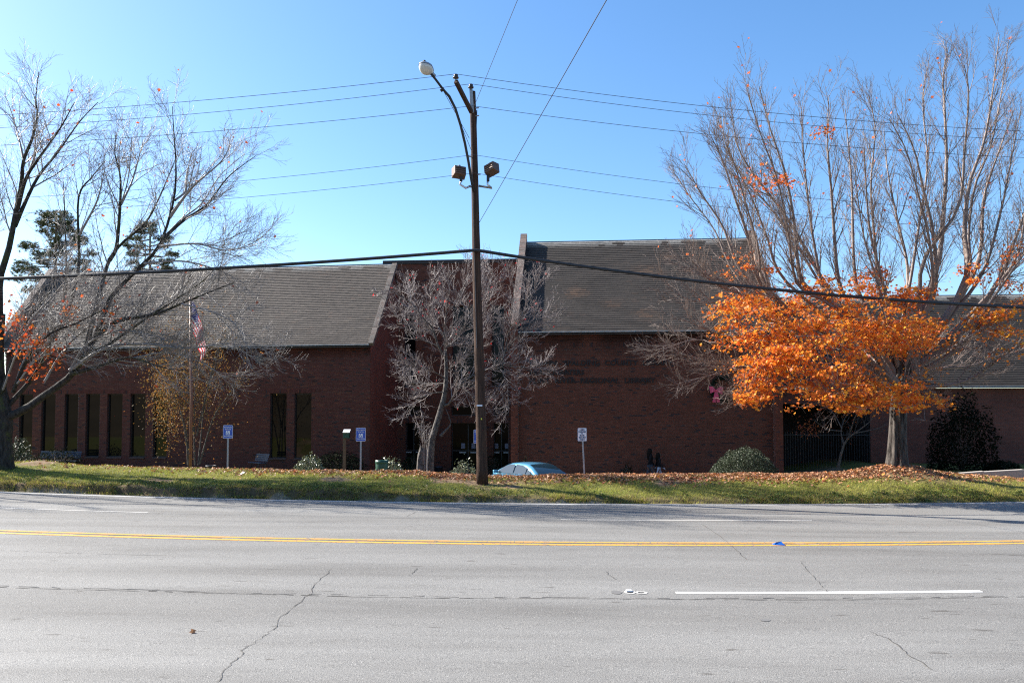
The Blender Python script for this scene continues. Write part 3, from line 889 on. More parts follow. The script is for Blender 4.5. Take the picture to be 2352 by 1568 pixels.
bands = [(WT, WT + 0.21, wins[0][0] - 0.3, wins[6][1] + 0.3), (WT, WT + 0.21, wins[7][0] - 0.3, wins[8][1] + 0.3)]
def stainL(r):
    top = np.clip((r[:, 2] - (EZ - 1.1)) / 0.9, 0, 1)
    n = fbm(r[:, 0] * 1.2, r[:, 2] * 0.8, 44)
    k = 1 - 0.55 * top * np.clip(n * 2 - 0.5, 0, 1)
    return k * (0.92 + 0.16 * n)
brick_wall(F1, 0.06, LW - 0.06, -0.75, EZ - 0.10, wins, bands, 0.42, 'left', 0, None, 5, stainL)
for w_ in wins:
    window(F1, *w_, depth=0.17)
tiled_roof((*eave_L, EZ), (*eave_R, EZ), upv, 46, 0.245, 60, 0.63)
# rear slope
tiled_back = MB(); a_ = np.array((*eave_L, EZ)); b_ = np.array((*eave_R, EZ)); back = np.array([-nL[0] * RUN * 2, -nL[1] * RUN * 2, 0])
tiled_back.quad(a_ + upv, b_ + upv, b_ + back, a_ + back); tiled_back.build('rear_roof', MT['tile_under'], lib)

def gable(fr0, u, zbase, name='gable_wall', ov=OV, run=RUN, ez=EZ, rz=RIDGE_Z, side=1, drop=0.12, th=0.3):
    """end wall running back from the facade, pointed; with a raking cap of mottled bricks"""
    prof = [(0.0, zbase), (0.0, ez - drop + (rz - ez) / run * ov), (-(run - ov), rz - drop), (-(2 * run - 2 * ov), ez - drop + (rz - ez) / run * ov), (-(2 * run - 2 * ov), zbase)]
    V = []; uvs = []; Fs = []
    for uu in (u, u + th * (-side)):
        for dd, z in prof:
            p = fr0.pt(uu, z, dd); V.append(tuple(p)); uvs.append((-dd, z))
    Fs = [tuple(range(5))]
    me = bpy.data.meshes.new(name); me.from_pydata(V, [], [(0, 1, 2, 3, 4), (9, 8, 7, 6, 5)]); me.materials.append(MT['brick_tex'])
    l = me.uv_layers.new(name='UVMap')
    for lp in me.loops: l.data[lp.index].uv = uvs[lp.vertex_index]
    bm = bmesh.new(); bm.from_mesh(me); bmesh.ops.recalc_face_normals(bm, faces=bm.faces); bm.to_mesh(me); bm.free()
    return obj(name, me, lib)

def raking_cap(fr0, u0, u1, run, ov, ez, rz, rise, k=26, front=0.0, colr=None):
    """row of separate cap bricks climbing a gable"""
    cap = MB(); cap.obox((0, 0, 0), (1, 0, 0), (0, 1, 0), (0, 0, 1), .001, .001, .001)
    L = math.hypot(run + front, (rz - ez) * (run + front) / run); sl = (rz - ez) / run
    t = Vector((*(-fr0.n * run), rz - ez)).normalized(); ax = Vector((*fr0.d, 0)); nn = ax.cross(t)
    if nn.z < 0: nn = -nn
    start = fr0.pt((u0 + u1) / 2, ez - sl * front, ov + front)
    root = None
    n = int(L / 0.235); m = MB()
    parts = []
    for q in range(n):
        c = start + t * ((q + 0.5) * L / n) + nn * (rise / 2 - 0.05)
        m.col = tuple(np.array(colr if colr else (0.20, 0.13, 0.10)) * random.uniform(0.55, 1.35))
        m.obox(c, t, ax, nn, L / n / 2 - 0.005, (u1 - u0) / 2 + random.uniform(-0.006, 0.006), rise / 2 + 0.05 + random.uniform(-0.006, 0.006))
    return m.build('raking_cap', MT['coping'], lib)

gable(F1, LW - 0.055, -0.9, side=1)
gable(F1, 0.055, -0.6, side=-1)
raking_cap(F1, LW - 0.06, LW + 0.22, RUN, OV, EZ, RIDGE_Z, 0.08, colr=(0.13, 0.085, 0.065))
raking_cap(F1, -0.30, 0.05, RUN, OV, EZ, RIDGE_Z, 0.34)
# eave boxing
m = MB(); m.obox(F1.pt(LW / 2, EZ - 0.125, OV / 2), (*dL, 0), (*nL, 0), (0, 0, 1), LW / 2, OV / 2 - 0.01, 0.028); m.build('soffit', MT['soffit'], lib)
# wall floodlight with dark streak hood
ul = u_of(F1, 599, 5); zl = z_of(F1, ul, 826)
fl = thing('wall_light', 'black box floodlight fixed under the left wing eave beside the yellow leaved tree', 'wall light', F1.pt(ul, zl, 0.05))
m = MB(); m.obox(F1.pt(ul, zl, 0.18), (*dL, 0), (*nL, 0), (0, 0, 1), 0.16, 0.12, 0.20); m.build('housing', MT['dark_metal'], fl, bevel=0.02)
m = MB(); m.bar(F1.pt(ul, zl + 0.12, 0.0), F1.pt(ul, zl + 0.12, 0.10), 0.05); m.build('bracket', MT['dark_metal'], fl)

# ---- right wing ----------------------------------------------------
AR = R(5.2)
eR0 = at(1190, 762, 39.5)
dR = np.array([math.cos(AR), -math.sin(AR)]); nR = np.array([-math.sin(AR), -math.cos(AR)])
e0 = np.array([eR0.x, eR0.y])
Fe = Frame(e0, AR)
RWID = u_of(Fe, 1777, 5.0)
EZ2 = eR0.z; RUN2 = 6.0; OV2 = 0.30
RZ2 = at(1206, 557, 39.5 + RUN2 * math.cos(AR)).z
F2 = Frame(e0 - nR * OV2, AR)
up2 = np.array([-nR[0] * RUN2, -nR[1] * RUN2, RZ2 - EZ2])
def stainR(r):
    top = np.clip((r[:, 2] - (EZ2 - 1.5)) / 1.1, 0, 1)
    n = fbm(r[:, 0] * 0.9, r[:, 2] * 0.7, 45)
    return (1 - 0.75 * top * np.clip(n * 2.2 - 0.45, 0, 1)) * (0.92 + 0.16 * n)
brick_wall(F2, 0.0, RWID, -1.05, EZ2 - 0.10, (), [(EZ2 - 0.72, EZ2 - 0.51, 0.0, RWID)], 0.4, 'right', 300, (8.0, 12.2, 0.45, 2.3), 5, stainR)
tiled_roof((*e0, EZ2), (*(e0 + dR * RWID), EZ2), up2, 46, 0.335, 240, 0.26, warm=((2.6, 3.2, 0.5), (6.2, 5.0, 0.6), (8.5, 5.0, 0.4), (4.4, 2.2, 0.4), (9.5, 3.4, 0.5), (6.0, 1.2, 0.5), (7.5, 6.4, 0.4)))
m = MB(); a_ = np.array((*e0, EZ2)); b_ = np.array((*(e0 + dR * RWID), EZ2)); bk = np.array([-nR[0] * 2 * RUN2, -nR[1] * 2 * RUN2, 0]); m.quad(a_ + up2, b_ + up2, b_ + bk, a_ + bk); m.build('rear_roof', MT['tile_under'], lib)
m = MB(); m.obox(F2.pt(RWID / 2, EZ2 - 0.125, OV2 / 2), (*dR, 0), (*nR, 0), (0, 0, 1), RWID / 2, OV2 / 2 - 0.01, 0.028); m.build('soffit', MT['soffit'], lib)

def parapet_gable(fr0, ua, ub, zbase, run, ov, ez, rz, rise, front, outer):
    """thick gable wall whose raked top stands proud of the roof and whose end comes forward of the facade"""
    sl = (rz - ez) / run
    f = ov + front
    prof = [(f, zbase), (f, ez + rise - sl * front), (-(run - ov), rz + rise), (-(2 * run - ov), ez + rise), (-(2 * run - ov), zbase)]
    V = []; uvs = []
    for uu in (ua, ub):
        for dd, z in prof: V.append(tuple(fr0.pt(uu, z, dd)))
    me = bpy.data.meshes.new('gable_wall')
    faces = [(0, 1, 2, 3, 4), (9, 8, 7, 6, 5), (0, 5, 6, 1), (3, 8, 9, 4)]
    me.from_pydata(V, [], faces); me.materials.append(MT['brick_tex']); l = me.uv_layers.new(name='UVMap')
    for p in me.polygons:
        for li in p.loop_indices:
            vi = me.loops[li].vertex_index; dd, z = prof[vi % 5]; uu = ua if vi < 5 else ub
            l.data[li].uv = (uu, z) if p.index == 2 else (dd, z)
    bm = bmesh.new(); bm.from_mesh(me); bmesh.ops.recalc_face_normals(bm, faces=bm.faces); bm.to_mesh(me); bm.free()
    g = obj('gable_wall', me, lib)
    # separate bricks on the narrow front end
    fe = Frame(fr0.p + fr0.n * f, fr0.ang); rects = []; z = zbase; row = 0
    ztop = ez + rise - sl * front - 0.05
    while z < ztop:
        for s0, s1 in (((ua, ua + 0.2), (ua + 0.2105, ub)) if row % 2 else ((ua, ub - 0.2105), (ub - 0.2, ub))):
            if s1 - s0 > 0.03: rects.append((s0 + 0.004, s1 - 0.004, z, z + COURSE - 0.0105))
        z += COURSE; row += 1
    Vb, Fb = brick_boxes(fe, rects, np.full(len(rects), 0.008))
    tag(obj('brickwork', np_mesh('brickwork', Vb, Fb, [MT['brick']], np.repeat(brick_color(len(rects)), 8, 0)), g), kind='stuff')
    return g
parapet_gable(F2, -0.34, -0.012, -1.05, RUN2, OV2, EZ2, RZ2, 0.42, 0.12, -1)
raking_cap(F2, -0.35, 0.0, RUN2, OV2, EZ2 + 0.42, RZ2 + 0.42, 0.09, front=0.14, colr=(0.17, 0.10, 0.075))
parapet_gable(F2, RWID + 0.012, RWID + 0.36, -1.05, RUN2, OV2, EZ2, RZ2, 0.36, 0.12, 1)
raking_cap(F2, RWID, RWID + 0.37, RUN2, OV2, EZ2 + 0.36, RZ2 + 0.36, 0.09, front=0.14, colr=(0.24, 0.14, 0.09))

# ---- centre block with the entrances ---------------------------------
cL = at(915, 600, 47.5)
FC = Frame((cL.x - 0.9, cL.y + 0.08), R(5.0))
CW = u_of(FC, 1203, 8.0)
CZ = at(1000, 597, 47.3).z
cu = lambda px, z=4: u_of(FC, px, z)
bays = [(cu(932), cu(966)), (cu(1037), cu(1112)), (cu(1134), cu(1168))]
zt = lambda py: at(1176, py, 47.2).z
ops = []
for i_, (a, b) in enumerate(bays):
    ta, tb = (cu(928), cu(954)) if i_ == 0 else ((cu(1038), cu(1090)) if i_ == 1 else (cu(1129), cu(1158)))
    ops += [(ta, tb, zt(888), zt(702)), (a, b, zt(954), zt(933)), (a, b, -0.72, zt(971))]
brick_wall(FC, 0.0, CW, -0.9, CZ - 0.22, ops, [(zt(971), zt(971) + 0.21, o[0], o[1]) for o in ops[2::3]], 0.4, 'right', 0, None, 0, None)
for k_, o_ in enumerate(ops):
    if k_ % 3 == 0: window(FC, *o_, bars=tuple(np.linspace(o_[2], o_[3], 6)[1:-1]), sill=False, gmat='tinted')
    elif k_ % 3 == 1: window(FC, *o_, sill=False, gmat='tinted')
    else:
        mid = (o_[0] + o_[1]) / 2
        d_ = window(FC, *o_, depth=0.3, mull=(mid,) , bars=(0.35,), name='door', sill=False, gmat='tinted')
        for sg in (-1, 1):
            h = MB(); h.bar(FC.pt(mid + sg * 0.12, 0.25, -0.23), FC.pt(mid + sg * 0.50, 0.25, -0.23), 0.05, 0.07); h.build('push_bar', MT['galv'], d_)
            if k_ != 2:
                n_ = MB(); p0 = FC.pt(mid + sg * 0.30, 0.62, -0.27); n_.obox(p0, (*FC.d, 0), (*FC.n, 0), (0, 0, 1), 0.11, 0.003, 0.15); n_.build('notice', MT['notice'], d_)
m = MB(); m.obox(FC.pt(CW / 2, CZ - 0.11, -0.12), (*FC.d, 0), (*FC.n, 0), (0, 0, 1), CW / 2, 0.2, 0.105); m.build('coping', MT['soffit'], lib)
m = MB(); m.obox(FC.pt(CW / 2, CZ - 1.0, -4.2), (*FC.d, 0), (*FC.n, 0), (0, 0, 1), CW / 2, 3.7, 0.3); m.build('flat_roof', MT['tile_under'], lib)
m = MB()
for uu in (0.02, CW - 0.02):
    m.quad(FC.pt(uu, -0.9, -0.1), FC.pt(uu, -0.9, -8.0), FC.pt(uu, CZ - 0.25, -8.0), FC.pt(uu, CZ - 0.25, -0.1))
m.build('side_wall', MT['reveal'], lib)

# ---- far right wing: lower roof, brick wall, dark gated passage ---------
eF = at(1770, 888, 43.5)
FF = Frame((eF.x, eF.y), R(5.2))
FW = 21.0; EZ3 = at(2250, 886, 42.3).z; RUN3 = 6.2
RZ3 = at(1900, 682, 43.0 + RUN3).z
tiled_roof((eF.x, eF.y, EZ3), (eF.x + FF.d[0] * FW, eF.y + FF.d[1] * FW, EZ3), (-FF.n[0] * RUN3, -FF.n[1] * RUN3, RZ3 - EZ3), 44, 0.335, 0, 0.15)
FFw = Frame(FF.p - FF.n * 0.4, FF.ang)
ua, ub = 0.4, u_of(FFw, 2000, 0)
m = MB()
uvw = []
m.quad(FFw.pt(ub, -0.6), FFw.pt(FW, -0.6), FFw.pt(FW, EZ3 - 0.1), FFw.pt(ub, EZ3 - 0.1)); uvw += [(ub, -.6), (FW, -.6), (FW, EZ3), (ub, EZ3)]
m.quad(FFw.pt(ua, EZ3 - 0.9), FFw.pt(ub, EZ3 - 0.9), FFw.pt(ub, EZ3 - 0.1), FFw.pt(ua, EZ3 - 0.1)); uvw += [(ua, 3), (ub, 3), (ub, 3.8), (ua, 3.8)]
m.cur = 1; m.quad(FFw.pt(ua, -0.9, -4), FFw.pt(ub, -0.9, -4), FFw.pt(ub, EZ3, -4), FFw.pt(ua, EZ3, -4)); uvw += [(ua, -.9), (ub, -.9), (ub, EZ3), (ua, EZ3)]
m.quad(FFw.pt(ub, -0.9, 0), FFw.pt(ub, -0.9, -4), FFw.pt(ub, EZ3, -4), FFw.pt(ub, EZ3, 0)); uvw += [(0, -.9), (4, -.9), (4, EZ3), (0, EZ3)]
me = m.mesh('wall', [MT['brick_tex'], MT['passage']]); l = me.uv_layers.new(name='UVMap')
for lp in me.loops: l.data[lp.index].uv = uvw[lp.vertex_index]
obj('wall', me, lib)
gate = thing('iron_fence', 'black iron picket fence closing the dark passage beside the brick wing', 'fence', FFw.pt((ua + ub) / 2, -0.75, 0.2))
x = ua + 0.1
while x < ub:
    m = MB(); m.bar(FFw.pt(x, -0.75, 0.2), FFw.pt(x, 1.5, 0.2), 0.018); m.build('picket', MT['dark_metal'], gate); x += 0.13
for zz in (-0.55, 1.35):
    m = MB(); m.bar(FFw.pt(ua + 0.05, zz, 0.23), FFw.pt(ub, zz, 0.23), 0.03, 0.04); m.build('rail', MT['dark_metal'], gate)

# ---- lettering on the right wing ---------------------------------------
def text_mesh(s, size, ext, mat, align='LEFT', bold=0.0):
    c = bpy.data.curves.new('t', 'FONT'); c.body = s; c.size = size; c.extrude = ext; c.align_x = align; c.offset = bold; c.resolution_u = 2
    o = bpy.data.objects.new('t', c); COL.objects.link(o)
    bpy.context.view_layer.update()
    me = bpy.data.meshes.new_from_object(o.evaluated_get(bpy.context.evaluated_depsgraph_get()))
    bpy.data.objects.remove(o, do_unlink=True); me.materials.clear(); me.materials.append(mat)
    return me
def place_text(name, s, size, fr, u, z, d, width, parent, mat='letter', ext=0.02, bold=0.0, align='LEFT', sx=None):
    me = text_mesh(s, size, ext, MT[mat], align, bold)
    xs = [v.co.x for v in me.vertices]; w = max(xs) - min(xs)
    k = width / w if width else (sx or 1.0)
    me.transform(Matrix.Diagonal((k, 1, 1, 1)))
    a = fr.ang
    M = Matrix(((fr.d[0], 0, fr.n[0], 0), (fr.d[1], 0, fr.n[1], 0), (0, 1, 0, 0), (0, 0, 0, 1)))
    me.transform(M); me.transform(Matrix.Translation(fr.pt(u, z, d)))
    return obj(name, me, parent)
sg = thing('wall_lettering', 'three lines of dark metal capital letters fixed to the red brick wall', 'lettering', F2.pt(1.0, 4.4, 0.03))
for s_t, pxa, pxb, pyb in (('GRIFFIN - SPALDING  COUNTY  LIBRARY', 1216, 1545, 840), ('HEADQUARTERS', 1217, 1341, 861), ('FLINT  RIVER  REGIONAL  LIBRARY', 1216, 1505, 880)):
    ua_ = u_of(F2, pxa, 4.5); ub_ = u_of(F2, pxb, 4.5)
    lo_ = place_text('letter_line', s_t, 0.34, F2, ua_, z_of(F2, ua_, pyb), 0.03, ub_ - ua_, None, 'letter', 0.018, 0.008)
    bm = bmesh.new(); bm.from_mesh(lo_.data); bpy.data.objects.remove(lo_, do_unlink=True)
    todo = set(bm.verts)
    while todo:                                            # every letter is a piece of its own
        isl = [todo.pop()]; got = set(isl)
        while isl:
            v = isl.pop()
            for e in v.link_edges:
                o2 = e.other_vert(v)
                if o2 not in got: got.add(o2); isl.append(o2)
        todo -= got
        idx = {v: i for i, v in enumerate(got)}; fs = {f for v in got for f in v.link_faces}
        me = bpy.data.meshes.new('letter'); me.from_pydata([tuple(v.co) for v in got], [], [[idx[v] for v in f.verts] for f in fs]); me.materials.append(MT['letter']); obj('letter', me, sg)
    bm.free()

# ------------------------------------------------------------------ utility pole with its gear
PY = 25.4
pb = at(1108, 1108, PY); pb.z = gz(pb.x, PY) - 0.05
pt_ = at(1085, 211, PY)
pole = thing('utility_pole', 'tall brown wooden utility pole leaning slightly on the grass bank', 'utility pole', pb)
axis_p = lambda t: pb + (pt_ - pb) * t
def pole_at(py):
    z = at(1100, py, PY).z
    return axis_p((z - pb.z) / (pt_.z - pb.z))
m = MB(); n = 26
m.tube([axis_p(t) + Vector((0.008 * math.sin(9 * t), 0, 0)) for t in np.linspace(0, 1, n)], [0.172 - 0.078 * t + (0.012 if t == 0 else 0) + random.uniform(-.002, .002) for t in np.linspace(0, 1, n)], 18)
m.build('shaft', MT['pole_wood'], pole, True)
def ring_box(py, w, h, mat, name, dx=0.0, dy=-0.16):
    c = pole_at(py); q = MB(); q.obox(c + Vector((dx, dy, 0)), (1, 0, 0), (0, 1, 0), (0, 0, 1), w / 2, 0.012, h / 2); return q.build(name, MT[mat], pole)
ring_box(931, 0.17, 0.045, 'plastic_white', 'tag_band', -0.02, -0.155)
ring_box(961.5, 0.035, 0.055, 'yellow_tag', 'tag_plate', 0.03, -0.165)
# crossarm (short wooden arm up to the left) and insulators
a0 = pole_at(262) + Vector((-0.04, -0.16, 0)); a1 = at(1047, 187, PY - 1.2)
m = MB(); m.bar(a0, a1, 0.10, 0.12); m.build('crossarm', MT['pole_wood'], pole)
def insulator(p, s=1.0):
    q = MB(); q.lathe(p, [(0.02 * s, 0), (0.02 * s, 0.05 * s), (0.085 * s, 0.06 * s), (0.09 * s, 0.09 * s), (0.05 * s, 0.11 * s), (0.07 * s, 0.13 * s), (0.06 * s, 0.17 * s), (0.03 * s, 0.19 * s), (0, 0.19 * s)], 14)
    return q.build('insulator', MT['porcelain'], pole, True)
i1 = a1 + Vector((0, 0, 0.03)); insulator(i1)
m = MB(); m.bar(pole_at(262) + Vector((-0.01, -0.11, 0)), pole_at(204) + Vector((-0.04, -0.12, 0)), 0.10, 0.03, up=(0, 1, 0)); m.build('insulator_bracket', MT['galv'], pole)
i2 = pole_at(212) + Vector((-0.04, -0.13, 0.02)); insulator(i2)
for py_, sx_ in ((250, 1), (268, 1), (361, -1), (402, 1), (431, -1)):
    c = pole_at(py_); q = MB(); q.tube([c + Vector((sx_ * 0.08, -0.05, 0)), c + Vector((sx_ * 0.19, -0.08, 0))], 0.022, 8); q.build('clevis', MT['galv'], pole)
q = MB(); c = pole_at(300); q.bar(c + Vector((0.09, -.06, 0.1)), c + Vector((0.11, -.06, 0.62)), 0.03); q.build('cutout_bracket', MT['dark_metal'], pole)
q = MB(); q.tube([pole_at(y_) + Vector((-0.06, -0.155, 0)) for y_ in (270, 400, 560, 700, 800)], 0.012, 6); q.build('ground_wire', MT['wire'], pole)

# ------------------------------------------------------------------ street lamp on its curved arm
lb = pole_at(440) + Vector((-0.05, -0.16, 0))
lamp = thing('street_lamp', 'cobra head street lamp on a long curved black arm bolted to the pole', 'street lamp', lb)
arm_pts = [(1088, 440), (1083, 415), (1076, 372), (1068, 330), (1058, 288), (1046, 250), (1032, 222), (1018, 206), (1000, 182), (990, 170)]
P_ = [at(x_, y_, PY - 0.2 - 0.16 * k_) for k_, (x_, y_) in enumerate(arm_pts)]
m = MB(); m.tube(P_, [0.042] * 7 + [0.036] * 3, 10); m.build('arm', MT['dark_metal'], lamp, True)
m = MB(); c = P_[7]; m.lathe(c - Vector((0, 0, 0.04)), [(0.0, 0), (0.065, 0.0), (0.065, 0.09), (0, 0.09)], 10, (P_[8] - P_[7])); m.build('clamp', MT['dark_metal'], lamp)
for a_, b_ in (((1020, 212), (1078, 318)), ((1040, 240), (1082, 344))):
    m = MB(); m.tube([at(*a_, PY - 1.2), at(*b_, PY - 0.15)], 0.008, 5); m.build('brace_wire', MT['wire'], lamp)
hc = at(980, 158, PY - 1.7)                                   # head centre
fw = (at(963, 142, PY - 1.95) - at(998, 172, PY - 1.4)).normalized()
def ellipsoid(mb, c, ax, L, W, H, half=None, nu=16, nv=10, tail=0.0):
    ax = Vector(ax).normalized(); sd = ax.cross(Vector((0, 0, 1))).normalized(); up = sd.cross(ax).normalized()
    vs = []; fs = []
    v0, v1 = (-math.pi / 2, math.pi / 2) if half is None else ((0, math.pi / 2) if half == 'top' else (-math.pi / 2, 0))
    for i in range(nv + 1):
        ph = v0 + (v1 - v0) * i / nv
        for j in range(nu):
            th = 2 * math.pi * j / nu
            e = math.cos(ph) * math.cos(th); wd = 1 - tail * max(0, -e)
            vs.append(Vector(c) + ax * (L * e) + sd * (W * math.cos(ph) * math.sin(th) * wd) + up * (H * math.sin(ph) * wd))
    for i in range(nv):
        for j in range(nu):
            fs.append((i * nu + j, i * nu + (j + 1) % nu, (i + 1) * nu + (j + 1) % nu, (i + 1) * nu + j))
    mb.add(vs, fs)
m = MB(); ellipsoid(m, hc + Vector((0, 0, 0.02)), fw, 0.28, 0.21, 0.13, 'top', tail=0.35); m.build('lamp_shell', MT['lamp_grey'], lamp, True)
m = MB(); ellipsoid(m, hc + Vector((0, 0, 0.015)), fw, 0.265, 0.205, 0.21, 'bottom', tail=0.35); m.build('lens', MT['lamp_lens'], lamp, True)
m = MB(); m.lathe(hc + fw * 0.10 + Vector((0, -0.02, 0.12)), [(0.0, 0.06), (0.035, 0.06), (0.04, 0.0), (0, 0)], 10); m.build('photocell', MT['dark_metal'], lamp)
m = MB(); m.tube([hc - fw * 0.36 - Vector((0, 0, 0.02)), hc - fw * 0.18], 0.055, 10); m.build('neck', MT['lamp_grey'], lamp, True)

# ------------------------------------------------------------------ two floodlights
def floodlight(label, sx_, head_px, head_py, yaw, tilt):
    base = pole_at(428) + Vector((sx_ * 0.13, -0.05, 0))
    t = thing('floodlight', label, 'floodlight', base)
    hp = at(head_px, head_py, PY - 0.15)
    bend = at(head_px + (2 if sx_ < 0 else -8), 424, PY - 0.1)
    m = MB(); m.tube([base, at(1108 - 4 + sx_ * 26, 432, PY - 0.1) if sx_ > 0 else at(1070, 432, PY - 0.1), bend, at(head_px + (4 if sx_ < 0 else -8), 412, PY - 0.1)], 0.035, 10); m.build('bracket', MT['alu'], t, True)
    m = MB(); m.obox(at(head_px + (4 if sx_ < 0 else -7), 410, PY - 0.12), (1, 0, 0), (0, 1, 0), (0, 0, 1), 0.045, 0.045, 0.09); m.build('knuckle', MT['dark_metal'], t, bevel=0.01)
    Rm = Matrix.Rotation(yaw, 3, 'Z') @ Matrix.Rotation(tilt, 3, 'Y') @ Matrix.Rotation(-0.25, 3, 'X')
    ux, uy, uz = Rm @ Vector((1, 0, 0)), Rm @ Vector((0, 1, 0)), Rm @ Vector((0, 0, 1))
    m = MB(); V_ = []
    for (fx, fz, yy) in ((1, 1, 0.15), (0.86, 0.8, -0.13)):
        V_ += [hp + ux * (sx2 * 0.21 * fx) + uz * (sz2 * 0.17 * fz) + uy * yy for sz2 in (-1, 1) for sx2 in (-1, 1)]
    m.add(V_, [(0, 1, 3, 2), (4, 6, 7, 5), (0, 4, 5, 1), (2, 3, 7, 6), (0, 2, 6, 4), (1, 5, 7, 3)]); hs = m.build('housing', MT['brown_metal'], t, bevel=0.012)
    m = MB(); m.obox(hp + uy * 0.158, ux, uy, uz, 0.185, 0.006, 0.145); m.build('front_glass', MT['lamp_lens'], t)
    for k_ in range(3):
        m = MB(); m.obox(hp - uy * 0.142 + uz * (0.07 - 0.07 * k_), ux, uy, uz, 0.15, 0.012, 0.012); m.build('cooling_fin', MT['brown_metal'], t)
    m = MB(); m.lathe(hp + uz * 0.165, [(0.045, 0), (0.045, 0.06), (0.0, 0.065)], 10, uz); m.build('photocell', MT['lamp_grey'], t)
    return t
floodlight('bronze box floodlight on the lamp arm side of the wooden pole', -1, 1055, 395, 0.35, 0.06)
floodlight('bronze box floodlight tilted upward on the pole side away from the lamp arm', 1, 1128, 388, -0.6, -0.28)

# ------------------------------------------------------------------ overhead wires
def wire(name, label, p, dl, dr, r, mat='wire', cat='cable', group=None, span=22.0):
    """catenary each way from the pole; dl, dr = drop in metres 15.6 m out"""
    pts = []
    for x in np.linspace(-46, 46, 93):
        d = dl if x < 0 else dr
        b = d / (2 * span * 15.6 - 15.6 ** 2); a = abs(x)
        z = p.z - b * (2 * span * a - a * a)
        pts.append(Vector((p.x + x, p.y + 0.55 * float(bow(x)) * 0.3, z)))
    m = MB(); m.tube(pts, r, 6)
    return tag(m.build(name, MT[mat], None, True, loc=p), label, cat, group)
mpp = PY / FPX
wire('power_line', 'bare power line resting on the insulator at the crossarm tip', i1 + Vector((0, 0, 0.19)), 99 * mpp * 0.93, 124 * mpp * 0.93, 0.007)
wire('power_line', 'bare power line resting on the insulator at the very top of the pole', i2 + Vector((0, 0, 0.19)), 104 * mpp * .95, 124 * mpp * .95, 0.007)
wire('power_line', 'bare power line fixed just below the crossarm of the pole', pole_at(249) + Vector((0.0, -0.2, 0)), 88 * mpp, 108 * mpp, 0.007)
wire('power_line', 'thin line crossing the pole just above the two floodlights', pole_at(360) + Vector((0, -0.19, 0)), 100 * mpp, 124 * mpp, 0.006)
wire('power_line', 'thin line crossing the pole in front of the floodlight housings', pole_at(402) + Vector((0, -0.21, 0)), 94 * mpp, 124 * mpp, 0.006)
wire('telephone_cable', 'thick black cable bundle crossing the pole in front of the tiled roofs', pole_at(578) + Vector((0, -0.24, 0)), 64 * mpp, 124 * mpp, 0.052, 'black')
def drop(label, a, via, r):
    d = (via - a); e = a + d * (36.0 / abs(d.y)); P_ = []
    for t in np.linspace(0, 1, 30):
        q = a + (e - a) * t; q.z -= 0.35 * 4 * t * (1 - t) * 0.3; P_.append(q)
    m = MB(); m.tube(P_, r, 5); return tag(m.build('service_wire', MT['wire'], None, True, loc=a), label, 'cable')
drop('thin wire running from the crossarm base over the road toward the viewer', pole_at(247) + Vector((0.06, -0.16, 0)), at(1186, 0, 18.0), 0.007)
drop('thin wire running from the pole below the floodlights over the road toward the viewer', pole_at(512) + Vector((0.12, -0.1, 0)), at(1386, 0, 13.2), 0.008)

# ------------------------------------------------------------------ signs
def sign_frame(p): return Frame((p.x, p.y), 0.0)
def rounded(mb, fr, u0, u1, z0, z1, r, d0, d1):
    P_ = []
    for cx_, cz_, a0_ in ((u1 - r, z1 - r, 0), (u0 + r, z1 - r, 90), (u0 + r, z0 + r, 180), (u1 - r, z0 + r, 270)):
        for k_ in range(5):
            w = R(a0_ + 90 * k_ / 4); P_.append((cx_ + r * math.cos(w), cz_ + r * math.sin(w)))
    n = len(P_)
    mb.add([fr.pt(u, z, d1) for u, z in P_] + [fr.pt(u, z, d0) for u, z in P_], [tuple(range(n)), tuple(range(2 * n - 1, n - 1, -1))] + [(i, (i + 1) % n, n + (i + 1) % n, n + i) for i in range(n)])
def signpost(name, label, px, pyt, pyb, Y, w, lean=0.0):
    t0 = at(px, pyt, Y); b0 = at(px, pyb, Y); g = gz(t0.x, Y) - 0.25
    t = thing(name, label, 'sign', (t0.x, Y, g))
    m = MB(); bx_ = t0.x + lean * (t0.z - g)
    m.bar((bx_, Y, g), (t0.x, Y, t0.z - 0.03), 0.055, 0.008, up=(0, 1, 0)); m.bar((bx_ - 0.02, Y + 0.016, g), (t0.x - 0.02, Y + 0.016, t0.z - 0.03), 0.008, 0.03, up=(0, 1, 0)); m.bar((bx_ + 0.02, Y + 0.016, g), (t0.x + 0.02, Y + 0.016, t0.z - 0.03), 0.008, 0.03, up=(0, 1, 0))
    m.build('post', MT['galv'], t)
    return t, Frame((t0.x, Y - 0.012), 0.0), b0.z, t0.z, w
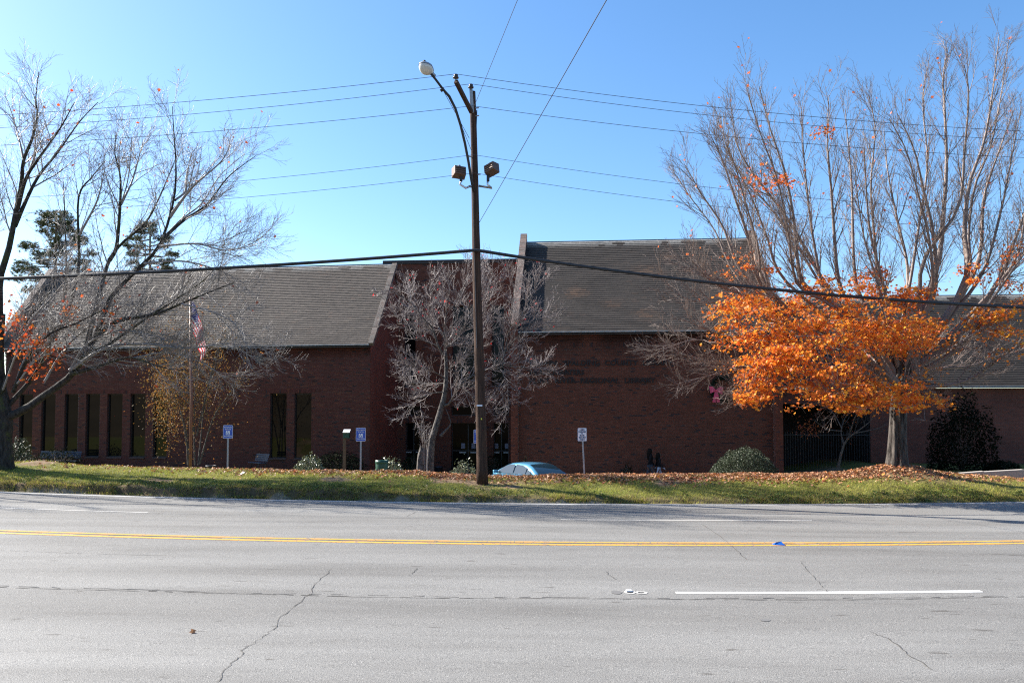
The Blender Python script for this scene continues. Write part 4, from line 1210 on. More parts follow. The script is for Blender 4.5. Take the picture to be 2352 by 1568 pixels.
def blue_sign(label, px, pyt, pyb, Y):
    t, fr, zb, zt_, w = signpost('parking_sign', label, px, pyt, pyb, Y, 0.335)
    h = zt_ - zb
    m = MB(); rounded(m, fr, -w / 2, w / 2, zb, zt_, 0.035, -0.003, 0.0); m.build('border', MT['sign_white'], t)
    m = MB(); rounded(m, fr, -w / 2 + 0.012, w / 2 - 0.012, zb + 0.012, zt_ - 0.012, 0.028, 0.0, 0.004); m.build('panel', MT['sign_blue'], t)
    for s_, zc, ww in (('PERMIT PARKING ONLY', 0.80, 0.28), ('TOW AWAY ZONE', 0.655, 0.20), ('MAXIMUM FINE $500', 0.135, 0.28)):
        place_text('lettering', s_, 0.055, fr, -ww / 2, zb + h * zc, 0.006, ww, t, 'sign_white', 0.0015, 0.001)
    q = 0.068; zc = zb + h * 0.42
    m = MB(); rounded(m, fr, -q, q, zc - q, zc + q, 0.012, 0.004, 0.007); m.build('symbol_field', MT['sign_white'], t)
    m = MB(); P_ = [(-0.005 + 0.04 * math.cos(w_), zc - 0.018 + 0.04 * math.sin(w_)) for w_ in np.linspace(R(140), R(370), 14)]
    m.tube([fr.pt(u, z, 0.009) for u, z in P_], 0.006, 6)
    m.tube([fr.pt(-0.016, zc + 0.04, 0.009), fr.pt(-0.010, zc - 0.002, 0.009), fr.pt(0.026, zc - 0.004, 0.009), fr.pt(0.042, zc - 0.044, 0.009), fr.pt(0.054, zc - 0.04, 0.009)], 0.007, 6)
    m.lathe(fr.pt(-0.018, zc + 0.052, 0.006), [(0, 0.006), (0.011, 0.006), (0.011, 0.0)], 10, (0, -1, 0)); m.build('wheelchair_symbol', MT['sign_blue'], t)
    return t
blue_sign('blue wheelchair permit parking sign on grey post beside the flagpole', 524, 976, 1006.5, 28.4)
blue_sign('blue wheelchair permit parking sign on grey post beside the green litter bin', 829, 982, 1013, 28.4)
blue_sign('blue wheelchair permit parking sign half hidden behind the wooden utility pole', 1099, 986, 1018, 28.6)
t, fr, zb, zt_, w = signpost('parking_sign', 'white five minute book return parking sign on a grey leaning post', 1337, 982, 1013, 28.4, 0.32, 0.045)
m = MB(); rounded(m, fr, -w / 2, w / 2, zb, zt_, 0.03, -0.003, 0.0); m.build('border', MT['sign_navy'], t)
m = MB(); rounded(m, fr, -w / 2 + 0.01, w / 2 - 0.01, zb + 0.01, zt_ - 0.01, 0.025, 0.0, 0.003); m.build('panel', MT['sign_white'], t)
h = zt_ - zb
for s_, zc, ww, sz in (('5 MIN.', 0.80, 0.17, 0.075), ('PARKING', 0.65, 0.25, 0.075), ('FOR', 0.54, 0.07, 0.045), ('BOOK', 0.38, 0.16, 0.075), ('RETURN', 0.23, 0.22, 0.075), ('ONLY!', 0.075, 0.17, 0.075)):
    place_text('lettering', s_, sz, fr, -ww / 2, zb + h * zc, 0.005, ww, t, 'sign_navy', 0.0015, 0.003)

# ------------------------------------------------------------------ flagpole and flag
FY = 30.0
fb = at(437, 1074, FY); fb.z = gz(fb.x, FY) - 0.3; ft = at(437, 682, FY)
fp = thing('flagpole', 'slim dark brown steel flagpole standing on the lawn', 'flagpole', fb)
m = MB(); m.tube([fb, (fb.x, fb.y, 3.0), (ft.x, ft.y, ft.z)], [0.055, 0.05, 0.03], 12); m.build('shaft', MT['flagpole'], fp, True)
m = MB(); m.lathe((ft.x, ft.y, ft.z), [(0, -0.0), (0.05, 0.03), (0.06, 0.07), (0.04, 0.11), (0, 0.12)], 12); m.build('finial', MT['dark_metal'], fp, True)
m = MB(); m.tube([(fb.x - 0.07, FY - 0.03, 1.6), (ft.x - 0.045, FY - 0.02, ft.z - 0.05)], 0.006, 5); m.build('halyard', MT['black'], fp)
m = MB(); zc_ = at(437, 1041, FY).z; m.bar((fb.x - 0.09, FY - 0.05, zc_), (fb.x + 0.03, FY - 0.05, zc_), 0.03); m.build('cleat', MT['black'], fp)
NU, NV = 46, 39
u_, v_ = np.meshgrid(np.linspace(0, 1, NU), np.linspace(0, 1, NV))
zt0 = ft.z - 0.12
env = u_ ** 0.75
Xf = ft.x + 0.035 + 0.56 * env * (0.55 + 0.45 * np.sin(1.2 + v_ * 1.4)) - 0.10 * np.clip(u_ - 0.8, 0, 1)
Zf = zt0 - v_ * 1.15 * (1 - 0.35 * u_) - 1.55 * u_ ** 1.15 + 0.02 * np.sin(u_ * 9)
Yf = ft.y + 0.10 * env * np.sin(u_ * 13 + v_ * 4.5) + 0.05 * np.sin(v_ * 9 + u_ * 3) * env
i = np.arange(NU * NV).reshape(NV, NU)
Ff = np.stack([i[:-1, :-1], i[:-1, 1:], i[1:, 1:], i[1:, :-1]], -1).reshape(-1, 4)
Vf = np.stack([Xf, Yf, Zf], -1).reshape(-1, 3)[Ff].reshape(-1, 3); Ff2 = np.arange(len(Vf)).reshape(-1, 4)
jj, ii_ = np.divmod(np.arange((NU - 1) * (NV - 1)), NU - 1)
vs_ = (jj + 0.5) / (NV - 1); us_ = (ii_ + 0.5) / (NU - 1)
red = np.array([0.55, 0.02, 0.035]); whi = np.array([0.70, 0.66, 0.67]); blu = np.array([0.03, 0.035, 0.15])
cf = np.where((np.floor(vs_ * 13).astype(int) % 2 == 0)[:, None], red, whi)
can = (us_ < 0.4) & (vs_ < 7 / 13)
cf = np.where(can[:, None], blu, cf)
cf = np.where((can & (ii_ % 3 == 1) & (jj % 3 == 1))[:, None], whi, cf)
me = np_mesh('flag', Vf, Ff2, [MT['flag']], np.repeat(cf, 4, 0), False)
o = obj('flag', me, None, Vector((ft.x, ft.y, zt0))); tag(o, 'limp red white and blue stars and stripes flag hanging from the flagpole', 'flag')

# ------------------------------------------------------------------ litter bin, book box, benches, pots
def lat(name, label, cat, loc, parts, group=None):
    t = thing(name, label, cat, loc, group)
    for nm, prof, mat, k_ in parts:
        m = MB(); m.lathe(loc, prof, k_); m.build(nm, MT[mat], t, True)
    return t
bY = 31.5; bc = at(877, 1056, bY); bz = gz(bc.x, bY)
hh = bc.z - bz
lat('litter_bin', 'dark green round litter bin with a pale rim in front of a bright shrub', 'litter bin', Vector((bc.x, bY, bz)),
    [('body', [(0.19, 0), (0.215, 0.02), (0.235, hh * 0.9), (0.23, hh * 0.92)], 'green_paint', 22), ('rim', [(0.225, hh * 0.9), (0.25, hh * 0.92), (0.25, hh), (0.20, hh + 0.004), (0.20, hh * 0.9)], 'green_paint', 22), ('lid', [(0.21, hh * 0.93), (0.1, hh * 0.955), (0, hh * 0.96)], 'dark_metal', 22)])
kY = 39.0; kt = at(796, 988, kY); kz = gz(kt.x, kY) - 0.2
t = thing('book_box', 'small green box with a white tilted lid on a wooden post among shrubs', 'box', (kt.x, kY, kz))
m = MB(); m.box(kt.x - 0.16, kt.x - 0.02, kY - 0.05, kY + 0.05, kz, kt.z - 0.22); m.build('post', MT['post_wood'], t)
m = MB(); m.box(kt.x - 0.14, kt.x + 0.14, kY - 0.12, kY + 0.12, kt.z - 0.36, kt.z - 0.08); m.build('box', MT['green_paint'], t, bevel=0.01)
m = MB(); m.obox((kt.x + 0.01, kY - 0.02, kt.z - 0.03), (1, 0, 0), (0, 0.9, 0.43), (0, -0.43, 0.9), 0.16, 0.16, 0.012); m.build('lid', MT['plastic_white'], t)
def bench(label, px0, px1, py_top, Y, ang=0.0):
    c = at((px0 + px1) / 2, py_top, Y); W = (px1 - px0) / FPX * Y; g = gz(c.x, Y); d = Vector((math.cos(ang), -math.sin(ang), 0)); nn = Vector((-math.sin(ang), -math.cos(ang), 0))
    t = thing('bench', label, 'bench', (c.x, Y, g)); H = max(c.z - g, 0.75); o_ = Vector((c.x, Y, g))
    for k_ in range(4):
        m = MB(); m.obox(o_ + Vector((0, 0, H - 0.05 - 0.095 * k_)) + nn * (0.03 * k_), d, nn, (0, 0, 1), W / 2, 0.014, 0.036); m.build('back_slat', MT['bench_blue'], t)
    for k_ in range(4):
        m = MB(); m.obox(o_ + Vector((0, 0, 0.43)) + nn * (0.15 + 0.105 * k_), d, nn, (0, 0, 1), W / 2, 0.045, 0.014); m.build('seat_slat', MT['bench_blue'], t)
    for s_ in (-1, 1):
        e = o_ + d * (s_ * (W / 2 - 0.25)); m = MB()
        m.bar(e + nn * 0.08, e + Vector((0, 0, H)) - nn * 0.02, 0.045, 0.03); m.bar(e + nn * 0.48, e + nn * 0.48 + Vector((0, 0, 0.41)), 0.045, 0.03); m.bar(e + nn * 0.06 + Vector((0, 0, 0.405)), e + nn * 0.5 + Vector((0, 0, 0.405)), 0.04, 0.03)
        m.build('leg', MT['dark_metal'], t)
    return t
bench('long dark blue slatted bench under the row of tall windows', 90, 192, 1035, 43.6, R(8))
bench('dark blue slatted bench seen at an angle beside the pair of tall windows', 580, 628, 1041, 41.8, R(38))
for lab, px_, Y_ in (('dark round plant pot on the lawn behind the flagpole', 485, 39.5), ('dark plant pot with a small plant beside the entrance door', 1008, 45.6)):
    c = at(px_, 1056, Y_); g = gz(c.x, Y_)
    lat('plant_pot', lab, 'pot', Vector((c.x, Y_, g)), [('pot', [(0.14, 0), (0.22, 0.35), (0.25, 0.36), (0.25, 0.42), (0.2, 0.42), (0.19, 0.36)], 'terracotta', 16), ('soil', [(0.195, 0.37), (0, 0.38)], 'post_wood', 16)])
# small white paper scrap on the grass
wp = at(557, 1084, 26.4); g = gz(wp.x, 26.4)
m = MB(); m.add([(wp.x - .07, 26.36, g + .05), (wp.x + .02, 26.30, g + .06), (wp.x + .08, 26.38, g + .10), (wp.x, 26.45, g + .13)], [(0, 1, 2, 3)]); m.add([(wp.x - .07, 26.36, g + .048), (wp.x - .02, 26.44, g + .05), (wp.x + .0, 26.45, g + .128)], [(0, 1, 2)])
tag(m.build('paper_scrap', MT['plastic_white'], None, loc=(wp.x, 26.38, g)), 'small white scrap of paper lying on the grass bank', 'litter')

# ------------------------------------------------------------------ wreath and bow on the wall
uw = u_of(F2, 1660, 3.6); zw = z_of(F2, uw, 893)
wr = thing('wreath', 'dark evergreen wreath with a pink red bow hung on the brick wall', 'wreath', F2.pt(uw, zw, 0.05))
leafV = []; cc = []
for k_ in range(1500):
    th = random.uniform(0, 2 * math.pi); rr = 0.52 + random.gauss(0, 0.07); p = F2.pt(uw + rr * math.cos(th), zw + rr * math.sin(th), 0.10 + random.gauss(0, 0.04))
    d1 = Vector((random.gauss(0, 1), random.gauss(0, 1), random.gauss(0, 1))).normalized() * 0.06; d2 = d1.orthogonal().normalized() * 0.012
    leafV += [p - d1 + d2, p + d1, p - d1 - d2]; g_ = random.uniform(0.5, 1.2); cc += [(0.018 * g_, 0.04 * g_, 0.02 * g_)] * 3
obj('greenery', np_mesh('greenery', np.array([tuple(v) for v in leafV]), np.arange(len(leafV)).reshape(-1, 3), [MT['evergreen']], np.array(cc)), wr)
ubw = u_of(F2, 1643, 3.3); zbw = z_of(F2, ubw, 897)
def ribbon(P_, wid, nm):
    m = MB()
    for (a, wa), (b, wb) in zip(P_[:-1], P_[1:]):
        m.quad(F2.pt(a[0] - wa[0], a[1] - wa[1], a[2]), F2.pt(a[0] + wa[0], a[1] + wa[1], a[2]), F2.pt(b[0] + wb[0], b[1] + wb[1], b[2]), F2.pt(b[0] - wb[0], b[1] - wb[1], b[2]))
    return m.build(nm, MT['bow'], wr, True)
for s_ in (-1, 1):
    ribbon([((ubw, zbw, 0.22), (0, 0.03)), ((ubw + s_ * 0.16, zbw + 0.05 * (1 if s_ < 0 else 0.3), 0.34), (0.0, 0.13)), ((ubw + s_ * 0.30, zbw + 0.04 * (1 if s_ < 0 else -0.8), 0.30), (0.03 * s_, 0.17))], 0, 'bow_loop')
    ribbon([((ubw + s_ * 0.30, zbw + 0.04 * (1 if s_ < 0 else -0.8), 0.296), (0.03 * s_, 0.17)), ((ubw + s_ * 0.2, zbw + 0.08, 0.2), (0, 0.12)), ((ubw, zbw, 0.19), (0, 0.03))], 0, 'bow_loop')
    ribbon([((ubw + s_ * 0.02, zbw, 0.23), (0.025, 0)), ((ubw + s_ * 0.06, zbw - 0.3, 0.27), (0.06, 0)), ((ubw + s_ * 0.10, zbw - 0.55, 0.24), (0.075, 0.02 * s_))], 0, 'bow_tail')
m = MB(); ellipsoid(m, F2.pt(ubw, zbw, 0.24), (1, 0, 0), 0.05, 0.04, 0.05); m.build('bow_knot', MT['bow'], wr, True)

# ------------------------------------------------------------------ car
cY = 33.2
cc0 = at(1212, 1085, cY); cz0 = gz(cc0.x, cY) + 0.05
roof_goal = at(1235, 1060, cY).z
car = thing('parked_car', 'light blue sedan parked nose to the building below the grass bank', 'car', (cc0.x, cY, cz0))
ca = R(90 + 34)                                             # heading: away from the road and to the left
cf_ = Vector((math.cos(ca), math.sin(ca), 0)); cs_ = Vector((math.sin(ca), -math.cos(ca), 0))
KH = (roof_goal - cz0) / 1.42
def cp(x, y, z): return Vector((cc0.x, cY, cz0)) + cf_ * x + cs_ * y + Vector((0, 0, z * KH))
def loft(secs, mat, name, smooth=True, close=False, sub=1):
    n = len(secs[0]); m = MB(); m.add([cp(*p) for s_ in secs for p in s_], [(i * n + j, i * n + (j + 1) % n, (i + 1) * n + (j + 1) % n, (i + 1) * n + j) for i in range(len(secs) - 1) for j in range(n)] + [tuple(range(n)), tuple(range(len(secs) * n - 1, (len(secs) - 1) * n - 1, -1))])
    me = m.mesh(name, MT[mat], smooth); bm = bmesh.new(); bm.from_mesh(me); bmesh.ops.recalc_face_normals(bm, faces=bm.faces); bm.to_mesh(me); bm.free()
    o = obj(name, me, car)
    if sub:
        md = o.modifiers.new('s', 'SUBSURF'); md.levels = sub; md.render_levels = sub
    return o
body = []
for x, zl_, zh_, w_ in ((-2.25, 0.42, 0.74, 0.66), (-2.18, 0.30, 0.90, 0.78), (-1.9, 0.24, 0.98, 0.85), (-1.2, 0.22, 0.97, 0.87), (0.0, 0.22, 0.94, 0.88), (1.0, 0.22, 0.93, 0.87), (1.8, 0.24, 0.82, 0.84), (2.15, 0.30, 0.70, 0.76), (2.25, 0.40, 0.60, 0.62)):
    zm_ = (zl_ + zh_) / 2
    body.append([(x, -w_ * 0.9, zl_), (x, -w_, zl_ + 0.12), (x, -w_, zm_ + 0.08), (x, -w_ * 0.93, zh_ - 0.06), (x, -w_ * 0.75, zh_), (x, 0, zh_ + 0.025), (x, w_ * 0.75, zh_), (x, w_ * 0.93, zh_ - 0.06), (x, w_, zm_ + 0.08), (x, w_, zl_ + 0.12), (x, w_ * 0.9, zl_), (x, 0, zl_ - 0.02)])
loft(body, 'car_paint', 'body')
cab = [(-1.72, 0.93, 0.70, 0.0), (-1.45, 1.10, 0.68, 0.07), (-1.10, 1.285, 0.63, 0.12), (-0.75, 1.385, 0.585, 0.14), (-0.2, 1.42, 0.575, 0.15), (0.3, 1.395, 0.58, 0.15), (0.62, 1.30, 0.61, 0.13), (1.0, 1.10, 0.67, 0.07), (1.35, 0.92, 0.71, 0.0)]
secs = []
for x, zt__, wt_, h_ in cab:
    wb = 0.76 + 0.02
    f = (zt__ - 0.88) / 0.52
    wt = 0.775 - (0.775 - 0.56) * f
    secs.append([(x, -0.78, 0.86), (x, -(wt + 0.02), zt__ - 0.07 * f), (x, -wt * 0.86, zt__ - 0.012), (x, 0, zt__ + 0.012 * f), (x, wt * 0.86, zt__ - 0.012), (x, wt + 0.02, zt__ - 0.07 * f), (x, 0.78, 0.86), (x, 0, 0.80)])
loft(secs, 'car_paint', 'cabin', sub=0)
def hw(z): return 0.775 - (0.775 - 0.56) * (z - 0.88) / 0.52
def glass(name, pts):
    m = MB(); m.add([cp(*p) for p in pts], [tuple(range(len(pts)))]); return m.build(name, MT['car_glass'], car)
for s_ in (-1, 1):
    def sp(x, z): return (x, s_ * (hw(z) + 0.036), z)
    glass('front_side_window', [sp(1.10, 0.97), sp(0.62, 1.23), sp(0.30, 1.325), sp(-0.05, 1.34), sp(-0.05, 0.97)])
    glass('rear_side_window', [sp(-0.13, 0.97), sp(-0.13, 1.34), sp(-0.55, 1.33), sp(-0.90, 1.25), sp(-0.90, 0.98)])
    glass('quarter_window', [sp(-0.96, 0.99), sp(-0.96, 1.22), sp(-1.12, 1.14), sp(-1.30, 1.0)])
    m = MB(); c = cp(0.98, s_ * 0.90, 1.0); m.obox(c, cf_, cs_, (0, 0, 1), 0.05, 0.10, 0.065); m.build('side_mirror', MT['car_paint'], car, bevel=0.02)
    m = MB(); m.obox(cp(-0.2, s_ * 0.885, 0.80), cf_, cs_, (0, 0, 1), 0.09, 0.012, 0.015); m.build('door_handle', MT['car_paint'], car)
    m = MB(); m.obox(cp(-2.17, s_ * 0.58, 0.78), cf_, cs_, (0, 0, 1), 0.04, 0.14, 0.07); m.build('tail_light', MT['tail_red'], car, bevel=0.015)
    m = MB(); m.obox(cp(2.12, s_ * 0.56, 0.62), cf_, cs_, (0, 0, 1), 0.06, 0.14, 0.06); m.build('headlight', MT['lamp_lens'], car, bevel=0.015)
    for wx in (-1.32, 1.35):
        c = cp(wx, s_ * 0.78, 0.31)
        m = MB(); m.lathe(c - cs_ * (s_ * 0.10), [(0.2, 0.0), (0.31, 0.01), (0.325, 0.05), (0.325, 0.16), (0.31, 0.20), (0.2, 0.205)], 24, cs_ * s_); tyre = m.build('wheel', MT['rubber'], car, True)
        m = MB(); m.lathe(c - cs_ * (s_ * 0.10), [(0.2, 0.19), (0.18, 0.17), (0.05, 0.185), (0, 0.19)], 16, cs_ * s_); m.build('rim', MT['chrome'], tyre, True)
# rear and front screens follow the cabin slope, set just above it
def screen(name, rows_):
    m = MB(); V_ = []
    for x, z, w_ in rows_:
        for q in np.linspace(-1, 1, 7): V_.append(cp(x, q * w_, z + 0.020 - 0.012 * q * q))
    m.add(V_, [(i * 7 + j, i * 7 + j + 1, (i + 1) * 7 + j + 1, (i + 1) * 7 + j) for i in range(len(rows_) - 1) for j in range(6)]); return m.build(name, MT['car_glass'], car, True)
screen('rear_window', [(-1.69, 0.955, 0.60), (-1.46, 1.10, 0.585), (-1.11, 1.285, 0.54), (-0.86, 1.36, 0.50)])
screen('windscreen', [(1.31, 0.95, 0.62), (1.0, 1.10, 0.59), (0.64, 1.30, 0.53), (0.45, 1.355, 0.50)])
m = MB(); m.obox(cp(-2.262, 0, 0.62), cf_, cs_, (0, 0, 1), 0.006, 0.16, 0.055); m.build('number_plate', MT['sign_white'], car)

# ------------------------------------------------------------------ two people walking along the wall
def person(label, px, py_head, Y, H, top, trousers, phase, hair_len, arm_fwd):
    hp = at(px, py_head, Y); g = hp.z - H
    g = gz(hp.x, Y) if abs(gz(hp.x, Y) - g) < 0.35 else g
    k = (hp.z - g) / 1.70; base = Vector((hp.x, Y, g))
    t = thing('person', label, 'person', base)
    f = Vector((1, 0, 0)); s = Vector((0, -1, 0))                    # walking to the right of the picture
    def q(a, b, z): return base + f * (a * k) + s * (b * k) + Vector((0, 0, z * k))
    st = 0.24 * phase
    J = [q(0, 0, 0.95), q(0, 0, 1.12), q(0.01, 0, 1.28), q(0.0, 0, 1.42), q(0.02, 0, 1.50), q(0.04, 0, 1.56), q(0.05, 0, 1.64), q(0.05, 0, 1.69)]
    Rr = [0.15, 0.125, 0.15, 0.14, 0.055, 0.06, 0.095, 0.055]; E = [(i, i + 1) for i in range(7)]
    def chain(start, pts, rad):
        p0 = start
        for p, r in zip(pts, rad):
            J.append(p); Rr.append(r); E.append((p0, len(J) - 1)); p0 = len(J) - 1
    for b, ph in ((0.09, st), (-0.09, -st)):
        kn = 0.06 if ph > 0 else -0.02
        chain(0, [q(0.0, b, 0.88), q(ph * 0.55 + kn, b, 0.50), q(ph, b, 0.09), q(ph + 0.02, b, 0.045), q(ph + 0.15, b, 0.035)], [0.10, 0.072, 0.046, 0.045, 0.038])
    for b, ph in ((0.19, -st), (-0.19, st)):
        hx = ph * 0.9 + (arm_fwd if b > 0 else 0)
        chain(3, [q(0.0, b, 1.40), q(ph * 0.35 - 0.02, b * 1.25, 1.13), q(hx + 0.03, b * 1.15, 0.90), q(hx + 0.06, b * 1.12, 0.82)], [0.062, 0.048, 0.034, 0.036])
        w_ = len(J) - 1; hz = 0.82
        for k_, (dx, dz, db) in enumerate(((0.02, -0.09, 0.02), (0.03, -0.10, 0.005), (0.035, -0.095, -0.012), (0.03, -0.075, -0.028), (0.065, -0.03, 0.02))):
            chain(w_, [q(hx + 0.06 + dx * 0.5, b * 1.12 + db, hz + dz * 0.55), q(hx + 0.06 + dx, b * 1.12 + db * 0.8, hz + dz)], [0.010, 0.008])
    me = bpy.data.meshes.new('body'); me.from_pydata([tuple(p) for p in J], E, [])
    o = bpy.data.objects.new('body', me); COL.objects.link(o)
    md = o.modifiers.new('skin', 'SKIN'); md.use_smooth_shade = True
    for i_, sv in enumerate(me.skin_vertices[0].data):
        sv.radius = (Rr[i_] * k * (0.8 if i_ < 4 else 1), Rr[i_] * k * (1.15 if i_ < 4 else 1)); sv.use_root = (i_ == 0)
    sb = o.modifiers.new('s', 'SUBSURF'); sb.levels = 2; sb.render_levels = 2
    bpy.context.view_layer.update()
    m2 = bpy.data.meshes.new_from_object(o.evaluated_get(bpy.context.evaluated_depsgraph_get())); bpy.data.objects.remove(o, do_unlink=True)
    m2.materials.clear(); m2.materials.append(MT['cloth'])
    co = np.empty(len(m2.vertices) * 3); m2.vertices.foreach_get('co', co); z = (co.reshape(-1, 3)[:, 2] - g) / k
    y = np.abs(co.reshape(-1, 3)[:, 1] - Y) / k
    col = np.where((z < 0.98)[:, None], trousers, top); col = np.where((z < 0.10)[:, None], (0.02, 0.02, 0.02), col)
    col = np.where((z > 1.50)[:, None], (0.13, 0.07, 0.05), col); col = np.where(((z < 0.90) & (y > 0.165))[:, None], (0.13, 0.07, 0.05), col)
    a = m2.attributes.get('col') or m2.attributes.new('col', 'FLOAT_COLOR', 'POINT')
    c4 = np.ones((len(col), 4), dtype=np.float32); c4[:, :3] = col; a.data.foreach_set('color', c4.ravel())
    obj('body', m2, t)
    m = MB(); m.tube([q(0.02, 0, 1.72), q(-0.01, 0, 1.68), q(-0.035, 0, 1.58), q(-0.07, 0, 1.45), q(-0.10, 0, 1.45 - hair_len)], [0.05 * k, 0.115 * k, 0.12 * k, 0.11 * k, 0.05 * k], 12); m.build('hair', MT['hair'], t, True)
    m = MB(); m.tube([q(0.135, 0, 1.61), q(0.17, 0, 1.585), q(0.14, 0, 1.575)], [0.010 * k, 0.016 * k, 0.010 * k], 6); m.build('nose', MT['hair'] if False else MT['skin'], t, True)
    return t
MT['skin'] = simple('skin', (0.13, 0.07, 0.05), 0.6)
person('taller person in a dark jacket with long dark hair walking along the brick wall', 1494, 1031, 38.4, 1.72, (0.014, 0.013, 0.015), (0.05, 0.06, 0.08), 1.0, 0.25, 0.0)
person('shorter person in a dark jacket and pale trousers walking along the brick wall', 1513, 1041, 38.3, 1.55, (0.016, 0.015, 0.017), (0.35, 0.38, 0.45), -0.9, 0.15, 0.05)

# ------------------------------------------------------------------ trees
class Wood:
    """collects branch polylines, writes them as tapered tubes"""
    def __init__(self): self.g = {}
    def add(self, pts, rads, k=4):
        self.g.setdefault((len(pts), k), []).append((pts, rads))
    def arrays(self):
        Vs = []; Fs = []; base = 0
        for (n, k), L in self.g.items():
            P = np.array([l[0] for l in L], float); Rd = np.array([l[1] for l in L], float); m_ = len(L)
            T = np.gradient(P, axis=1); T /= np.linalg.norm(T, axis=2, keepdims=True) + 1e-9
            ref = np.where(np.abs(T[..., 2:3]) < 0.85, np.array([0, 0, 1.0]), np.array([1.0, 0, 0]))
            ref = np.repeat(ref[:, :1], n, 1)
            a = np.cross(T, ref); a /= np.linalg.norm(a, axis=2, keepdims=True) + 1e-9; b = np.cross(T, a)
            w = 2 * np.pi * np.arange(k) / k
            V = P[:, :, None] + (a[:, :, None] * np.cos(w)[None, None, :, None] + b[:, :, None] * np.sin(w)[None, None, :, None]) * Rd[:, :, None, None]
            i = np.arange(m_ * n * k).reshape(m_, n, k); j = np.roll(i, -1, 2)
            F = np.stack([i[:, :-1], j[:, :-1], j[:, 1:], i[:, 1:]], -1).reshape(-1, 4) + base
            Vs.append(V.reshape(-1, 3)); Fs.append(F); base += V.size // 3
        return np.concatenate(Vs), np.concatenate(Fs)
    def build(self, name, mat, parent):
        V, F = self.arrays()
        return obj(name, np_mesh(name, V, F, [MT[mat]], None, True), parent)

def smooth_poly(P, n):
    P = np.array([tuple(p) for p in P], float); m_ = len(P)
    if m_ < 3: return np.array([P[0] + (P[-1] - P[0]) * t for t in np.linspace(0, 1, n)])
    Q = np.vstack([2 * P[0] - P[1], P, 2 * P[-1] - P[-2]])
    out = []
    for t in np.linspace(0, m_ - 1 - 1e-6, n):
        i = int(t); f = t - i; a, b, c, d = Q[i], Q[i + 1], Q[i + 2], Q[i + 3]
        out.append(0.5 * (2 * b + (c - a) * f + (2 * a - 5 * b + 4 * c - d) * f * f + (3 * b - 3 * c + d - a) * f ** 3))
    return np.array(out)

def vrand():
    v = Vector((random.gauss(0, 1), random.gauss(0, 1), random.gauss(0, 1))); return v.normalized()

def sprout(wood, pts, rads, spec, lev, tips=None, t0=0.25):
    """side branches along a branch; spec = list of (per metre, (lmin,lmax), angle, up, wiggle, points, rmin)"""
    if lev >= len(spec): return
    dens, (l0, l1), ang, up, wig, n, rmin = spec[lev]
    seg = [(Vector(b) - Vector(a)) for a, b in zip(pts[:-1], pts[1:])]; L = sum(s.length for s in seg)
    cnt = int(L * dens * (1 - t0) + random.random())
    side = random.choice((-1, 1))
    for c in range(cnt):
        t = t0 + (1 - t0) * (c + random.random()) / max(cnt, 1); f = t * (len(pts) - 1); i = min(int(f), len(pts) - 2); f -= i
        p = Vector(pts[i]).lerp(Vector(pts[i + 1]), f); r = rads[i] * (1 - f) + rads[i + 1] * f
        d = seg[i].normalized(); a = random.uniform(0.6, 1.3) * ang
        perp = d.cross(vrand())
        if perp.length < 1e-3: continue
        perp.normalize(); v = d * math.cos(a) + perp * math.sin(a)
        ln = random.uniform(l0, l1) * (1.15 - 0.55 * t)
        r0 = max(min(r * 0.55, ln * 0.012 + 0.002), rmin)
        q = p.copy(); P_ = [tuple(q)]; R_ = [r0]
        for k_ in range(1, n):
            v = (v + vrand() * wig + Vector((0, 0, up))).normalized(); q = q + v * (ln / (n - 1)); P_.append(tuple(q)); R_.append(r0 + (rmin * 0.75 - r0) * k_ / (n - 1))
        wood.add(P_, R_, 4 if lev == 0 else 3)
        if tips is not None and lev == len(spec) - 1: tips.append((q.copy(), v.copy()))
        sprout(wood, P_, R_, spec, lev + 1, tips, 0.15)

MAPLE = [(0, 0)]
_o = []
for k_ in range(5):
    w = R(90 + (k_ - 2) * 62); rr = (0.8, 0.98, 1.0, 0.98, 0.8)[k_]; _o.append((rr * math.cos(w), rr * math.sin(w)))
    if k_ < 4:
        w2 = R(90 + (k_ - 1.5) * 62); _o.append((0.46 * math.cos(w2), 0.46 * math.sin(w2)))
_o.append((0.10, -0.55)); _o.append((-0.10, -0.55))
_o = sorted(_o, key=lambda p: math.atan2(p[1], p[0]))
MAPLE = np.array([(0, 0)] + _o); MAPLE_F = np.array([(0, 1 + i, 1 + (i + 1) % len(_o)) for i in range(len(_o))])
DIAM = np.array([(0, -1), (0.42, 0), (0, 1), (-0.42, 0)], float); DIAM_F = np.array([(0, 1, 2), (0, 2, 3)])

def leaves(name, C, size, col, mat, parent=None, shape='maple', up=0.0, fold=0.25, loc=None, droop=0.0):
    """C (n,3) centres, size (n,), col (n,3)"""
    C = np.asarray(C, float); n = len(C)
    nr = RNG.normal(size=(n, 3)); nr[:, 2] = np.abs(nr[:, 2]) + up; nr /= np.linalg.norm(nr, axis=1, keepdims=True)
    t = RNG.normal(size=(n, 3)); t[:, 2] -= droop; t -= nr * (t * nr).sum(1, keepdims=True); t /= np.linalg.norm(t, axis=1, keepdims=True); b = np.cross(nr, t)
    S, Fc = (MAPLE, MAPLE_F) if shape == 'maple' else (DIAM, DIAM_F)
    k = len(S); s = np.asarray(size)[:, None, None]
    h = fold * (np.abs(S[:, 0]) - 0.3)[None, :, None] * s * RNG.uniform(-0.4, 1.2, (n, 1, 1))
    V = C[:, None] + b[:, None] * (S[:, 0][None, :, None] * s) + t[:, None] * (S[:, 1][None, :, None] * s) + nr[:, None] * h
    F = (Fc[None] + (np.arange(n) * k)[:, None, None]).reshape(-1, 3)
    return obj(name, np_mesh(name, V.reshape(-1, 3), F, [MT[mat]], np.repeat(col, k, 0)), parent, loc)

